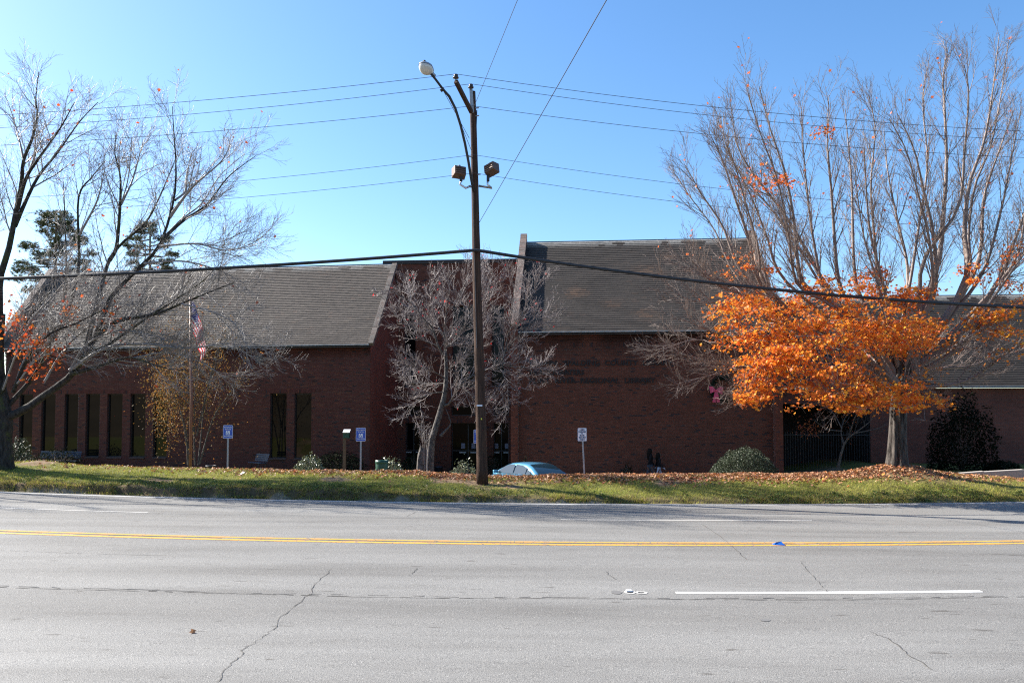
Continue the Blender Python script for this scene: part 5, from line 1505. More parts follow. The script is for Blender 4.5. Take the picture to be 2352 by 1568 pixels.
def palette(n, cols, w, var=0.25):
    c = np.array(cols)[RNG.choice(len(cols), n, p=np.array(w) / sum(w))]
    return np.clip(c * (1 + RNG.uniform(-var, var, (n, 1))), 0, 1)

def limb_px(pts, Y0, Y1, r0, r1, n=14):
    """branch through picture points, its depth running from Y0 to Y1"""
    m_ = len(pts); Q = [at(x, y, Y0 + (Y1 - Y0) * i / (m_ - 1)) for i, (x, y) in enumerate(pts)]
    P = smooth_poly(Q, n); rad = r0 + (r1 - r0) * np.linspace(0, 1, n) ** 0.8
    return P, rad

def trunk_mesh(name, P, rad, k, mat, parent, rough=0.06, flare=0.0, flare_h=0.5):
    P = smooth_poly(P, 40); rad = np.interp(np.linspace(0, 1, 40), np.linspace(0, 1, len(rad)), rad)
    V = []; n = len(P)
    for i in range(n):
        T = P[min(i + 1, n - 1)] - P[max(i - 1, 0)]; T /= np.linalg.norm(T); a = np.cross(T, (0, 1, 0.02)); a /= np.linalg.norm(a); b = np.cross(T, a)
        hgt = P[i][2] - P[0][2]
        for j in range(k):
            w = 2 * math.pi * j / k; fl = flare * math.exp(-hgt / flare_h) * (0.7 + 0.5 * math.sin(w * 5 + 1) ** 2)
            rr = rad[i] * (1 + fl + rough * (float(vnoise(j * 7 / k * 3.0, i * 0.18, 3)) - 0.5) * 2 + rough * 0.8 * math.sin(w * 9 + i * 0.07) + rough * 1.2 * (float(vnoise(j * 0.62 + 0.3 * math.sin(i * 0.35), i * 0.22, 8)) - 0.5))
            V.append(P[i] + (a * math.cos(w) + b * math.sin(w)) * rr)
    F = np.array([(i * k + j, i * k + (j + 1) % k, (i + 1) * k + (j + 1) % k, (i + 1) * k + j) for i in range(n - 1) for j in range(k)])
    return obj(name, np_mesh(name, np.array(V), F, [MT[mat]], None, True), parent)

BARE = [(3.6, (0.9, 2.3), 0.65, 0.08, 0.14, 6, 0.006), (7.0, (0.40, 1.05), 0.65, 0.05, 0.16, 4, 0.0045), (10.0, (0.16, 0.46), 0.65, 0.03, 0.16, 3, 0.0033)]

# ---- orange maple on the right ------------------------------------------
MY = 28.2
tb = at(2062, 1068, MY); tb.z = gz(tb.x, MY) - 0.12
maple = thing('maple_tree', 'big maple with a skirt of orange leaves and bare upper branches on a leafy mound', 'tree', tb)
trunk_mesh('trunk', [tb, at(2061, 1010, MY), at(2063, 960, MY), at(2066, 900, MY), at(2072, 850, MY), at(2080, 800, MY)], [0.30, 0.275, 0.262, 0.27, 0.27, 0.22], 64, 'bark_maple', maple, 0.08, 0.35, 0.35)
wood = Wood(); tips = []
ML = [  # picture points, depth start, depth end, base radius
    ([(2066, 880), (2100, 780), (2140, 690), (2150, 621), (2142, 529), (2122, 440), (2098, 339), (2060, 260)], 28.2, 27.0, 0.17),
    ([(2070, 860), (2110, 740), (2155, 600), (2166, 501), (2174, 380), (2170, 259), (2166, 178), (2178, 110)], 28.3, 29.5, 0.17),
    ([(2076, 850), (2150, 760), (2219, 640), (2215, 533), (2227, 420), (2259, 331), (2279, 219), (2295, 80)], 28.2, 28.6, 0.18),
    ([(2080, 840), (2170, 740), (2247, 600), (2259, 460), (2290, 360), (2330, 250)], 28.4, 30.5, 0.15),
    ([(2084, 850), (2200, 770), (2290, 650), (2320, 580), (2360, 470), (2400, 340)], 28.2, 27.4, 0.16),
    ([(2084, 870), (2200, 800), (2270, 700), (2340, 600), (2410, 500)], 28.0, 25.6, 0.12),
    ([(2060, 880), (1990, 790), (1920, 700), (1850, 660), (1832, 600), (1826, 521), (1804, 400), (1770, 300), (1743, 198)], 28.0, 26.2, 0.15),
    ([(2062, 870), (2010, 780), (1950, 700), (1925, 640), (1915, 520), (1908, 420), (1900, 319), (1904, 219)], 28.2, 27.8, 0.15),
    ([(2066, 860), (2020, 760), (1975, 680), (1961, 600), (1957, 440), (1950, 350), (1941, 250)], 28.3, 30.0, 0.14),
    ([(2058, 880), (1960, 800), (1820, 720), (1740, 640), (1723, 560), (1690, 460), (1660, 370), (1634, 315)], 28.0, 25.4, 0.13),
    ([(2058, 890), (1930, 820), (1790, 730), (1700, 620), (1660, 520), (1610, 444), (1574, 380)], 28.2, 29.5, 0.12),
    ([(2060, 870), (1980, 760), (1900, 660), (1856, 581), (1796, 484), (1739, 412), (1695, 339), (1680, 250)], 28.3, 28.8, 0.13),
    ([(2064, 860), (2050, 760), (2030, 660), (2000, 540), (1990, 440), (1985, 340)], 28.2, 25.8, 0.11),
    ([(2066, 860), (2075, 740), (2085, 620), (2060, 500), (2040, 400), (2030, 300)], 28.4, 30.6, 0.11),
    ([(2072, 850), (2110, 730), (2120, 600), (2200, 480), (2215, 350), (2225, 220), (2215, 150)], 28.2, 26.4, 0.12),
    ([(2056, 900), (1940, 870), (1800, 850), (1700, 842), (1640, 860), (1560, 880)], 28.0, 26.2, 0.09),
    ([(2056, 890), (1920, 830), (1760, 790), (1660, 770), (1560, 730)], 28.0, 26.6, 0.09),
    ([(2056, 880), (1900, 780), (1740, 690), (1640, 650), (1590, 600)], 28.0, 26.0, 0.09),
    ([(2056, 905), (1960, 895), (1850, 880), (1740, 905), (1690, 920)], 27.8, 25.4, 0.07),
    ([(2062, 900), (2030, 880), (1980, 890), (1920, 915)], 27.7, 24.6, 0.07),
    ([(2070, 900), (2120, 890), (2200, 880), (2262, 850), (2330, 800), (2400, 760)], 28.2, 27.0, 0.10),
    ([(2072, 890), (2140, 850), (2230, 840), (2300, 815), (2400, 790)], 28.2, 29.4, 0.08),
    ([(2070, 880), (2130, 830), (2200, 790), (2280, 740), (2390, 690)], 28.2, 26.0, 0.08),
    ([(2064, 900), (2070, 880), (2100, 885), (2130, 900)], 27.8, 24.9, 0.06),
    ([(2062, 880), (2000, 820), (1950, 800), (1880, 790)], 28.4, 32.0, 0.08),
    ([(2070, 880), (2120, 830), (2160, 800), (2220, 790)], 28.4, 32.0, 0.08),
    ([(1950, 840), (1800, 800), (1700, 800), (1600, 780), (1530, 800)], 27.8, 26.6, 0.06), ([(1940, 800), (1780, 740), (1680, 700), (1590, 690), (1530, 660)], 27.8, 27.4, 0.06),
    ([(1950, 850), (1800, 830), (1700, 842), (1600, 822), (1520, 800)], 27.8, 27.6, 0.06), ([(1920, 780), (1760, 690), (1650, 640), (1580, 610)], 27.8, 28.4, 0.05),
    ([(1985, 800), (1900, 680), (1870, 560), (1850, 400), (1840, 260)], 28.2, 27.2, 0.09), ([(2050, 800), (2020, 680), (2010, 560), (2000, 430), (2010, 300), (1995, 220)], 28.3, 28.2, 0.09),
    ([(2090, 850), (2190, 720), (2260, 620), (2300, 480), (2320, 380), (2345, 250)], 28.4, 29.6, 0.11), ([(2100, 850), (2230, 720), (2330, 600), (2356, 480), (2370, 340)], 28.2, 26.6, 0.10),
    ([(2060, 800), (2090, 650), (2110, 520), (2130, 380), (2120, 250), (2125, 170)], 28.3, 30.4, 0.09), ([(1940, 760), (1800, 640), (1760, 540), (1720, 440), (1660, 330)], 28.2, 27.0, 0.08)]
limbs = []
for pts, ya, yb, r0 in list(ML[:15]):                           # slimmer companions beside the leading limbs
    if len(pts) > 5:
        dx = random.choice((-1, 1)) * random.uniform(16, 34); random.random() < 0.5 and ML.append(([(x_ + dx * (i_ / (len(pts) - 1)), y_ + 14 * i_ / len(pts)) for i_, (x_, y_) in enumerate(pts)], ya, yb + random.choice((-1.8, 1.8)), r0 * 0.6))
for pts, ya, yb, r0 in ML:
    P, rd = limb_px(pts, ya, yb, r0 * 0.85, 0.012, 18); wood.add([tuple(p) for p in P], list(rd), 8); limbs.append((P, rd))
UP = [(3.8, (0.8, 2.1), 0.48, 0.10, 0.09, 6, 0.007), (7.0, (0.35, 1.0), 0.55, 0.08, 0.12, 4, 0.005), (7.0, (0.12, 0.36), 0.6, 0.04, 0.16, 3, 0.0036)]
for (P, rd), (pts, *_r) in zip(limbs, ML):
    sprout(wood, [tuple(p) for p in P], list(rd), UP, 0, tips, 0.30)
# orange leaf sprays: clumps carried by twigs grown from the nearest limb point
allP = np.concatenate([P for P, _ in limbs]); allR = np.concatenate([r for _, r in limbs])
BL = [  # px, py, rx, ry, depth centre, depth half, clumps
    (1775, 820, 112, 58, 26.4, 2.4, 95), (1900, 790, 150, 90, 26.6, 3.2, 130), (1850, 880, 150, 45, 25.6, 2.0, 85), (1970, 905, 115, 40, 25.4, 1.7, 74), (2080, 905, 70, 32, 25.8, 1.5, 34),
    (1740, 915, 50, 20, 25.4, 0.7, 18), (2020, 730, 110, 75, 27.0, 3.2, 90), (1740, 715, 70, 40, 26.6, 2.0, 26), (2140, 780, 90, 50, 26.8, 2.5, 48), (1830, 695, 110, 60, 28.0, 3.0, 60), (2050, 660, 110, 40, 28.0, 2.5, 24),
    (2310, 730, 60, 60, 26.4, 1.6, 40), (2290, 800, 55, 28, 26.4, 1.2, 22), (2350, 680, 40, 40, 27.0, 1.4, 22), (1670, 760, 50, 50, 26.2, 1.2, 18), (1790, 440, 36, 38, 26.4, 0.6, 7), (1930, 280, 45, 30, 28, 1.0, 3), (1870, 600, 60, 60, 27.0, 1.5, 5), (2000, 600, 90, 40, 27.5, 2, 5), (1690, 640, 50, 30, 26.5, 1.5, 4), (1660, 580, 50, 40, 26.5, 1.5, 2), (2200, 640, 60, 40, 27, 2, 8), (2290, 590, 30, 30, 27, 1, 6)]
LC = []; LK = []
for px, py, rx_, ry_, yc_, yh, cnt in BL:
    spray = None
    for _ in range(int(cnt * 0.72 + 0.5)):
        while True:
            a, b, c = random.uniform(-1, 1), random.uniform(-1, 1), random.uniform(-1, 1)
            if a * a + b * b + c * c < 1: break
        if _ % 6 == 0 or spray is None: spray = at(px + a * rx_, py + b * ry_, yc_ + c * yh)
        p = spray + Vector((random.gauss(0, 0.38), random.gauss(0, 0.42), random.gauss(0, 0.20)))
        d = np.linalg.norm(allP - np.array(p), axis=1) + np.where(allP[:, 2] > p.z + 0.4, 2.0, 0.0); j = int(np.argmin(d)); q = Vector(allP[j])
        mid = (p + q) / 2 + vrand() * 0.15 + Vector((0, 0, 0.1)); PP = smooth_poly([q, mid, p], 6)
        wood.add([tuple(v) for v in PP], list(np.linspace(min(allR[j] * 0.5, 0.02), 0.005, 6)), 4)
        nL_ = random.randint(22, 52); e = random.uniform(0.16, 0.36)
        tone = random.random(); e *= random.uniform(0.6, 1.1)
        for _k in range(nL_):
            LC.append((p.x + random.gauss(0, e), p.y + random.gauss(0, e), p.z + random.gauss(0, e * 0.42) - 0.05)); LK.append(tone)
        for _k in range(5):
            v = p + Vector((random.gauss(0, e), random.gauss(0, e), random.gauss(0, e * 0.4))); wood.add([tuple(p), tuple((p + v) / 2 + Vector((0, 0, .03))), tuple(v)], [0.006, 0.005, 0.003], 3)
for p, v in tips:                                            # stray leaves left on the bare twigs
    if random.random() < 0.012: LC.append(tuple(p)); LK.append(1.0)
wood.build('branches', 'twig_brown', maple)
LC = np.array(LC); LK = np.array(LK); rt_ = LC[:, 0] / LC[:, 1]
kp = ((rt_ > 0.238 + 0.02 * RNG.normal(size=len(LC))) | (LC[:, 2] > 7.5)) & ~((rt_ > 0.545) & (LC[:, 2] < 4.9) & (RNG.random(len(LC)) < 0.92)) & ~((LC[:, 2] < 3.7) & (rt_ < 0.268)) & (LC[:, 2] > 2.5 + 0.08 * RNG.normal(size=len(LC)))   # wind-stripped outer sides
LC = LC[kp]; LK = LK[kp]; n = len(LC)
pal = palette(n, [(0.85, 0.29, 0.030), (0.80, 0.21, 0.028), (0.90, 0.42, 0.05), (0.62, 0.13, 0.03)], [4, 3.5, 2, 1.5], 0.18)
redd = np.clip((LC[:, 2] - 5.6) / 2.0, 0, 1)[:, None] * 0.5 + (LK[:, None] > 0.8) * 0.3
pal = pal * (1 - redd) + np.array([0.66, 0.15, 0.055]) * redd
pal = np.clip(pal * (0.82 + 0.4 * LK[:, None]), 0, 0.95)
leaves('foliage', LC, RNG.uniform(0.038, 0.085, n), pal, 'leaf', maple, 'maple', 0.35, 0.45, None, 0.6)

# ---- large tree at the left edge ------------------------------------------
LY = 27.6
tb = at(8, 1066, LY); tb.z = gz(tb.x, LY) - 0.15
lt = thing('maple_tree', 'large nearly bare maple with mossy trunk leaning its limbs over the left wing', 'tree', tb)
trunk_mesh('trunk', [tb, at(5, 1010, LY), at(7, 970, LY), at(4, 930, LY), at(-4, 880, LY), at(-6, 800, LY), at(0, 720, LY)], [0.31, 0.29, 0.285, 0.26, 0.22, 0.19, 0.16], 32, 'bark_left', lt, 0.05, 0.25, 0.4)
big = Wood(); wood = Wood(); tips = []
LL = [
    ([(-6, 800), (-2, 720), (0, 640), (20, 572), (36, 490), (49, 424), (54, 368), (73, 321), (86, 265), (82, 229), (89, 165)], 27.6, 27.0, 0.17),
    ([(40, 480), (60, 410), (89, 364), (138, 295), (171, 235)], 27.3, 25.6, 0.09),
    ([(34, 520), (66, 447), (92, 400), (132, 351), (181, 282), (225, 235)], 27.4, 28.8, 0.09),
    ([(54, 368), (46, 330), (40, 308), (30, 269), (10, 215)], 27.2, 28.5, 0.05),
    ([(0, 640), (-30, 560), (-50, 450), (-60, 330)], 27.6, 28.4, 0.13),
    ([(12, 960), (60, 938), (106, 905), (155, 870), (193, 820), (219, 776), (250, 690), (284, 650), (330, 605), (366, 565), (389, 500), (402, 440), (404, 374), (399, 302), (396, 245)], 27.6, 27.0, 0.17),
    ([(389, 500), (425, 450), (452, 420), (508, 371), (530, 330)], 27.2, 26.0, 0.07),
    ([(372, 550), (422, 506), (475, 470), (524, 407), (587, 358)], 27.1, 28.6, 0.08),
    ([(402, 460), (425, 440), (427, 410), (440, 350)], 27, 29, 0.05),
    ([(193, 820), (212, 740), (231, 665), (251, 598), (280, 559), (333, 513), (363, 460), (382, 417), (405, 360)], 27.4, 28.4, 0.11),
    ([(251, 598), (267, 569), (274, 500), (277, 440), (275, 397), (264, 354), (266, 310)], 27.8, 26.8, 0.09),
    ([(278, 470), (303, 417), (320, 358), (332, 320)], 27.4, 28.6, 0.05),
    ([(20, 930), (80, 860), (120, 780), (148, 690), (152, 620), (148, 473), (145, 414)], 27.7, 29.0, 0.10),
    ([(120, 780), (160, 700), (181, 605), (180, 457), (211, 407), (244, 368)], 28.0, 27.0, 0.09),
    ([(182, 540), (218, 473), (231, 434), (240, 390)], 27.5, 26.5, 0.05),
    ([(219, 776), (267, 738), (354, 722), (419, 696), (483, 670), (540, 648)], 27.3, 25.5, 0.10),
    ([(419, 698), (483, 715), (532, 738), (560, 770)], 26.0, 25.2, 0.04),
    ([(160, 860), (226, 841), (274, 825), (306, 822), (377, 844), (420, 850)], 27.3, 25.4, 0.09),
    ([(193, 820), (250, 790), (330, 735), (400, 690), (460, 650), (510, 600)], 27.4, 28.6, 0.08),
    ([(30, 900), (60, 830), (110, 770), (180, 740), (260, 700)], 27.5, 25.6, 0.08),
    ([(5, 900), (30, 820), (60, 740), (100, 690), (130, 650)], 27.5, 26.0, 0.08),
    ([(160, 850), (240, 800), (330, 790), (430, 800), (520, 790), (590, 800)], 27.3, 25.8, 0.07),
    ([(366, 565), (450, 560), (520, 575), (580, 560)], 27.0, 26.2, 0.045),
    ([(330, 605), (420, 600), (500, 620), (560, 650)], 27.0, 28.2, 0.045),
    ([(160, 850), (200, 790), (270, 760), (350, 770), (420, 800)], 27.3, 26.4, 0.05), ([(100, 880), (150, 800), (230, 730), (320, 690), (380, 680)], 27.4, 28.4, 0.05),
    ([(60, 850), (110, 790), (150, 730), (200, 690)], 27.4, 26.4, 0.045),
    ([(306, 822), (380, 810), (460, 830), (520, 870)], 26.6, 27.4, 0.04), ([(40, 880), (80, 830), (130, 810), (190, 830)], 27.3, 25.8, 0.04)]
for pts, ya, yb, r0 in list(LL):
    if 0.04 < r0 < 0.09 and len(pts) > 3 and random.random() < 0.6:
        dx = random.choice((-1, 1)) * random.uniform(14, 30); LL.append(([(x_ + dx * (i_ / (len(pts) - 1)), y_ - 6 * i_ / len(pts)) for i_, (x_, y_) in enumerate(pts)], ya, yb + random.choice((-1.6, 1.6)), r0 * 0.55))
for pts, ya, yb, r0 in LL:
    P, rd = limb_px(pts, ya, yb, r0 * 0.85, 0.010, 24); (big if r0 > 0.075 else wood).add([tuple(p) for p in P], list(rd), 10)
    sprout(wood, [tuple(p) for p in P], list(rd), BARE, 0, tips, 0.32 if r0 > 0.12 else 0.2)
big.build('limbs', 'bark_left', lt)
wood.build('branches', 'twig_grey', lt)
C = []
for _ in range(520):
    cx_, cy_ = random.choice(((60, 765), (40, 800), (90, 790), (30, 740), (130, 820), (80, 850), (250, 735), (160, 720))); C.append(tuple(at(cx_ + random.gauss(0, 16), cy_ + random.gauss(0, 16), random.uniform(25.5, 27.5))))
C += [tuple(p) for p, v in tips if random.random() < 0.006]
C = np.array(C); n = len(C)
leaves('foliage', C, RNG.uniform(0.05, 0.085, n), palette(n, [(0.55, 0.10, 0.025), (0.66, 0.20, 0.03), (0.42, 0.06, 0.02)], [3, 2, 1]), 'leaf', lt, 'maple', 0.2, 0.45)

# ---- neighbour of the big tree, further along the bank --------------------------
random.seed(33)
tb = Vector((-26.0, 29.6, gz(-26.0, 29.6) - 0.1))
nt_ = thing('bare_tree', 'bare tree further along the bank whose shadow falls across the road', 'tree', tb)
wood = Wood(); big = Wood()
big.add([tuple(tb + Vector((0.05 * math.sin(k_), 0, 4.2 * k_ / 7))) for k_ in range(8)], list(np.linspace(0.34, 0.24, 8)), 12)
for k_ in range(9):
    w = k_ * 2 * math.pi / 9 + random.uniform(-.2, .2); h0 = random.uniform(2.8, 4.1); rr = random.uniform(2.5, 4.6)
    if math.cos(w) > 0: rr *= 0.7
    P = smooth_poly([tb + Vector((0, 0, h0)), tb + Vector((rr * .35 * math.cos(w), rr * .35 * math.sin(w), h0 + 2.0)), tb + Vector((rr * .75 * math.cos(w), rr * .75 * math.sin(w), h0 + 5.5)), tb + Vector((rr * math.cos(w), rr * math.sin(w), h0 + random.uniform(7.5, 10)))], 16)
    rd = np.linspace(0.14, 0.015, 16); big.add([tuple(p) for p in P], list(rd), 8); sprout(wood, [tuple(p) for p in P], list(rd), BARE[:2], 0, None, 0.3)
big.build('trunk', 'bark_left', nt_); wood.build('branches', 'twig_grey', nt_)

# ---- dogwood in the middle ----------------------------------------------
DY = 28.4
tb = at(987, 1074, DY); tb.z = gz(tb.x, DY) - 0.08
dg = thing('dogwood_tree', 'bare grey dogwood with a leaning trunk and a few red leaves before the entrance', 'tree', tb)
trunk_mesh('trunk', [tb, at(991, 1021, DY), at(1002, 977, DY), at(1013, 938, DY), at(1022, 900, DY), at(1025, 856, DY), at(1024, 815, DY)], [0.13, 0.115, 0.105, 0.095, 0.08, 0.066, 0.055], 20, 'bark_dog', dg, 0.06, 0.25, 0.2)
wood = Wood(); tips = []; bw = Wood()
DL = [
    ([(1024, 820), (1018, 812), (1007, 795), (998, 766), (988, 745), (975, 735), (949, 699), (916, 677), (895, 668)], 28.4, 27.2, 0.07),
    ([(1025, 830), (1024, 799), (1042, 786), (1062, 760), (1075, 720), (1055, 684), (1063, 662), (1072, 635), (1077, 600)], 28.4, 29.2, 0.07),
    ([(1024, 800), (1022, 794), (1022, 748), (1026, 712), (1032, 666), (1030, 629)], 28.4, 27.8, 0.05),
    ([(1016, 930), (1031, 927), (1053, 889), (1079, 867), (1110, 852), (1139, 841), (1167, 839), (1200, 830)], 28.4, 27.6, 0.075),
    ([(1139, 841), (1156, 823), (1167, 768), (1173, 740), (1180, 666), (1173, 618)], 27.9, 27.4, 0.04),
    ([(1160, 810), (1190, 770), (1225, 740), (1266, 718)], 27.8, 27.0, 0.03),
    ([(1170, 790), (1200, 720), (1225, 670), (1235, 640)], 27.8, 28.5, 0.03),
    ([(1145, 842), (1160, 870), (1167, 900), (1169, 944)], 27.8, 27.2, 0.022),
    ([(1167, 839), (1210, 845), (1250, 838)], 27.7, 28.4, 0.025),
    ([(1011, 1001), (1022, 990), (1035, 973), (1029, 951), (1022, 935)], 28.3, 28.35, 0.075),
    ([(1024, 870), (990, 850), (950, 840), (920, 820)], 28.4, 27.0, 0.035),
    ([(1020, 900), (985, 905), (955, 925), (935, 960)], 28.4, 27.2, 0.03),
    ([(1022, 880), (975, 880), (930, 880)], 28.4, 29.6, 0.03),
    ([(1007, 795), (960, 775), (925, 745), (905, 720)], 28.4, 29.2, 0.035),
    ([(1000, 770), (960, 720), (940, 680), (935, 640)], 28.2, 28.8, 0.03),
    ([(1060, 760), (1090, 740), (1120, 700), (1125, 650)], 28.6, 27.6, 0.035),
    ([(1062, 755), (1100, 700), (1130, 640), (1120, 600)], 28.6, 29.6, 0.03),
    ([(1053, 889), (1075, 900), (1100, 930)], 28.3, 27.4, 0.02),
    ([(1024, 850), (1060, 830), (1095, 800), (1110, 760)], 28.4, 27.0, 0.03),
    ([(1024, 780), (1000, 730), (990, 680), (1000, 630)], 28.4, 29.4, 0.03)]
DS = [(9.5, (0.5, 1.35), 0.75, 0.06, 0.15, 5, 0.0055), (13.0, (0.22, 0.55), 0.7, 0.10, 0.15, 4, 0.0042), (12.0, (0.08, 0.22), 0.65, 0.12, 0.15, 3, 0.0034)]
for pts, ya, yb, r0 in DL:
    P, rd = limb_px(pts, ya, yb, r0 * 0.72, 0.008, 16); bw.add([tuple(p) for p in P], list(rd), 8)
    if r0 < 0.074 or len(pts) > 5: sprout(wood, [tuple(p) for p in P], list(rd), DS, 0, tips, 0.12)
bw.build('limbs', 'bark_dog', dg); wood.build('branches', 'twig_dog', dg)
C = np.array([tuple(p) for p, v in tips if random.random() < 0.014 and (p.z > 5 or random.random() < 0.4)]); n = len(C)
leaves('foliage', C, RNG.uniform(0.04, 0.06, n), palette(n, [(0.5, 0.03, 0.03), (0.62, 0.07, 0.06)], [2, 1]), 'leaf', dg, 'diamond', 0.1, 0.4)
sb_ = at(967, 1078, 28.0); sb_.z = gz(sb_.x, 28.0) - 0.05
st = thing('tree_stump', 'short broken grey stump beside the dogwood trunk', 'stump', sb_)
trunk_mesh('trunk', [sb_, at(966, 1050, 28.0), at(968, 1035, 28.0), at(966, 1022, 28.0)], [0.13, 0.10, 0.08, 0.015], 14, 'bark_dog', st, 0.2, 0.4, 0.15)
sw = Wood(); tp = []
for k_ in range(4):
    P, rd = limb_px([(972 + 3 * k_, 1078), (972 + 4 * k_, 1030), (968 + 6 * k_, 985)], 28.0, 27.9, 0.02, 0.007, 8); sw.add([tuple(p) for p in P], list(rd), 5); sprout(sw, [tuple(p) for p in P], list(rd), DS[1:], 0, tp, 0.5)
sw.build('shoots', 'twig_grey', st)

# ---- yellow crape myrtle in front of the left wing ---------------------------
CY = 38.6
tb = at(443, 1068, CY); tb.z = gz(tb.x, CY)
cm = thing('crape_myrtle', 'slim multi stemmed tree with thin yellow brown leaves behind the flagpole', 'tree', tb)
wood = Wood(); tips = []
for pts, ya, yb in (([(432, 1068), (428, 1010), (415, 940), (395, 860), (380, 780)], 38.6, 37.8), ([(455, 1068), (462, 1000), (470, 930), (490, 860), (505, 790)], 38.6, 39.4), ([(448, 1068), (446, 990), (448, 900), (450, 800), (455, 730)], 38.7, 38.4),
                    ([(436, 1066), (420, 960), (370, 900), (350, 850)], 38.6, 39.2), ([(458, 1066), (490, 960), (530, 900), (550, 850)], 38.6, 38.0), ([(446, 1000), (430, 880), (410, 800), (405, 750)], 38.6, 39.3), ([(452, 1000), (480, 880), (500, 800), (520, 760)], 38.6, 37.6)):
    P, rd = limb_px(pts, ya, yb, 0.045, 0.008, 14); wood.add([tuple(p) for p in P], list(rd), 7)
    sprout(wood, [tuple(p) for p in P], list(rd), [(4.0, (0.6, 1.4), 0.7, 0.08, 0.15, 5, 0.007), (6.5, (0.25, 0.6), 0.7, 0.05, 0.2, 4, 0.005)], 0, tips, 0.35)
wood.build('branches', 'bark_dog', cm)
C = []
for p, v in tips:
    px_ = 1176 + FPX * p.x / p.y
    for _ in range(5 if px_ < 430 else 3):
        if random.random() < 0.85: C.append((p.x + random.gauss(0, .12), p.y + random.gauss(0, .12), p.z + random.gauss(0, .12)))
for _ in range(2600):
    C.append(tuple(at(random.gauss(385, 24), random.gauss(900, 62), random.uniform(37.3, 39.4))))
for _ in range(3600):
    C.append(tuple(at(random.gauss(440, 48), random.gauss(870, 70), random.uniform(37.3, 39.6))))
C = np.array(C); n = len(C)
leaves('foliage', C, RNG.uniform(0.035, 0.06, n), palette(n, [(0.30, 0.15, 0.035), (0.22, 0.09, 0.025), (0.20, 0.14, 0.05), (0.12, 0.095, 0.035)], [3, 3, 2, 2.5]), 'dull_leaf', cm, 'diamond', 0.1, 0.3)  # palette dimmed: part of the shade over these leaves is in their colour

# ---- small bare tree in the shade at the right, sparse rust leaves -----------
SY = 38.6
tb = at(1925, 1082, SY); tb.z = gz(tb.x, SY) - 0.3
smt = thing('small_tree', 'small forked tree with a few rust leaves in the dark passage', 'tree', tb)
wood = Wood(); tips = []
for pts, ya, yb, r0 in (([(1924, 1084), (1930, 1050), (1940, 1018), (1955, 1000), (1990, 975), (2010, 955)], 38.6, 38.1, 0.085), ([(1938, 1020), (1932, 995), (1936, 970), (1950, 945)], 38.6, 39.2, 0.05), ([(1945, 1012), (1955, 985), (1965, 955), (1985, 930)], 38.6, 37.8, 0.045), ([(1934, 990), (1900, 985), (1870, 965)], 38.6, 38.0, 0.03), ([(1934, 985), (1915, 950), (1890, 930)], 38.6, 39.4, 0.03), ([(1962, 995), (2010, 985), (2040, 975)], 38.6, 38.9, 0.03)):
    P, rd = limb_px(pts, ya, yb, r0, 0.01, 12); wood.add([tuple(p) for p in P], list(rd), 8); sprout(wood, [tuple(p) for p in P], list(rd), [(4, (0.5, 1.1), 0.7, 0.05, 0.2, 5, 0.006), (6, (0.2, 0.5), 0.7, 0.05, 0.2, 4, 0.005)], 0, tips, 0.3)
wood.build('branches', 'bark_dark', smt)
C = np.array([tuple(p + vrand() * 0.1) for p, v in tips if random.random() < 0.55 for _ in range(2)] + [tuple(at(random.gauss(1858, 16), random.gauss(985, 12), 38.0 + random.random())) for _ in range(160)]); n = len(C)
leaves('foliage', C, RNG.uniform(0.04, 0.07, n), palette(n, [(0.40, 0.11, 0.03), (0.28, 0.06, 0.03)], [1, 1]), 'leaf', smt, 'diamond', 0.1, 0.3)

# ---- pines behind the left wing ------------------------------------------
def pine(label, px, py0, py1, Y, clumps, seed):
    random.seed(seed)
    b = at(px, 1000, Y); top = at(px + 3, py0, Y); base = Vector((b.x, Y, 0.2))
    t = thing('pine_tree', label, 'tree', base, None)
    wood = Wood(); P, rd = np.linspace(tuple(base), tuple(top), 16), np.linspace(0.30, 0.05, 16); wood.add([tuple(p) for p in P], list(rd), 9)
    C = []; D = []
    for (cx_, cy_, rr) in clumps:
        Yc = Y + random.uniform(-1.8, 1.8); c = at(cx_, cy_, Yc)
        a = Vector((top.x + (base.x - top.x) * 0, Y, c.z - random.uniform(0.1, 0.6))); PP = smooth_poly([a, (a + c) / 2 + Vector((0, 0, -0.15)), c], 7); wood.add([tuple(p) for p in PP], list(np.linspace(0.07, 0.02, 7)), 5)
        rm = rr / FPX * Y
        for _ in range(int(26 * rm / 0.5) + 8):
            q = c + Vector((random.gauss(0, rm * 0.55), random.gauss(0, rm * 0.55), random.gauss(0, rm * 0.34)))
            wood.add([tuple(c), tuple((c + q) / 2), tuple(q)], [0.018, 0.014, 0.008], 3)
            for _k in range(26):
                d = (vrand() + Vector((0, 0, 0.35))).normalized(); C.append(q); D.append(d)
    wood.build('trunk', 'bark_dark', t)
    C = np.array([tuple(c) for c in C]); D = np.array([tuple(d) for d in D]); n = len(C)
    s = np.cross(D, RNG.normal(size=(n, 3))); s /= np.linalg.norm(s, axis=1, keepdims=True)
    ln = RNG.uniform(0.16, 0.30, (n, 1)); V = np.stack([C - s * 0.014, C + s * 0.014, C + D * ln], 1).reshape(-1, 3)
    col = palette(n, [(0.06, 0.085, 0.03), (0.085, 0.10, 0.035), (0.12, 0.11, 0.05)], [3, 2, 1])
    obj('needles', np_mesh('needles', V, np.arange(n * 3).reshape(-1, 3), [MT['needle']], np.repeat(col, 3, 0)), t)
rs_ = random.Random(4)
cl = [(126 + dx, y, r_) for y, wd in ((495, 26), (512, 44), (530, 60), (548, 66), (566, 78), (584, 84), (602, 86), (620, 90), (640, 90), (665, 70)) for dx, r_ in [(rs_.uniform(-wd, wd), rs_.uniform(12, 19)) for _ in range(5)]]
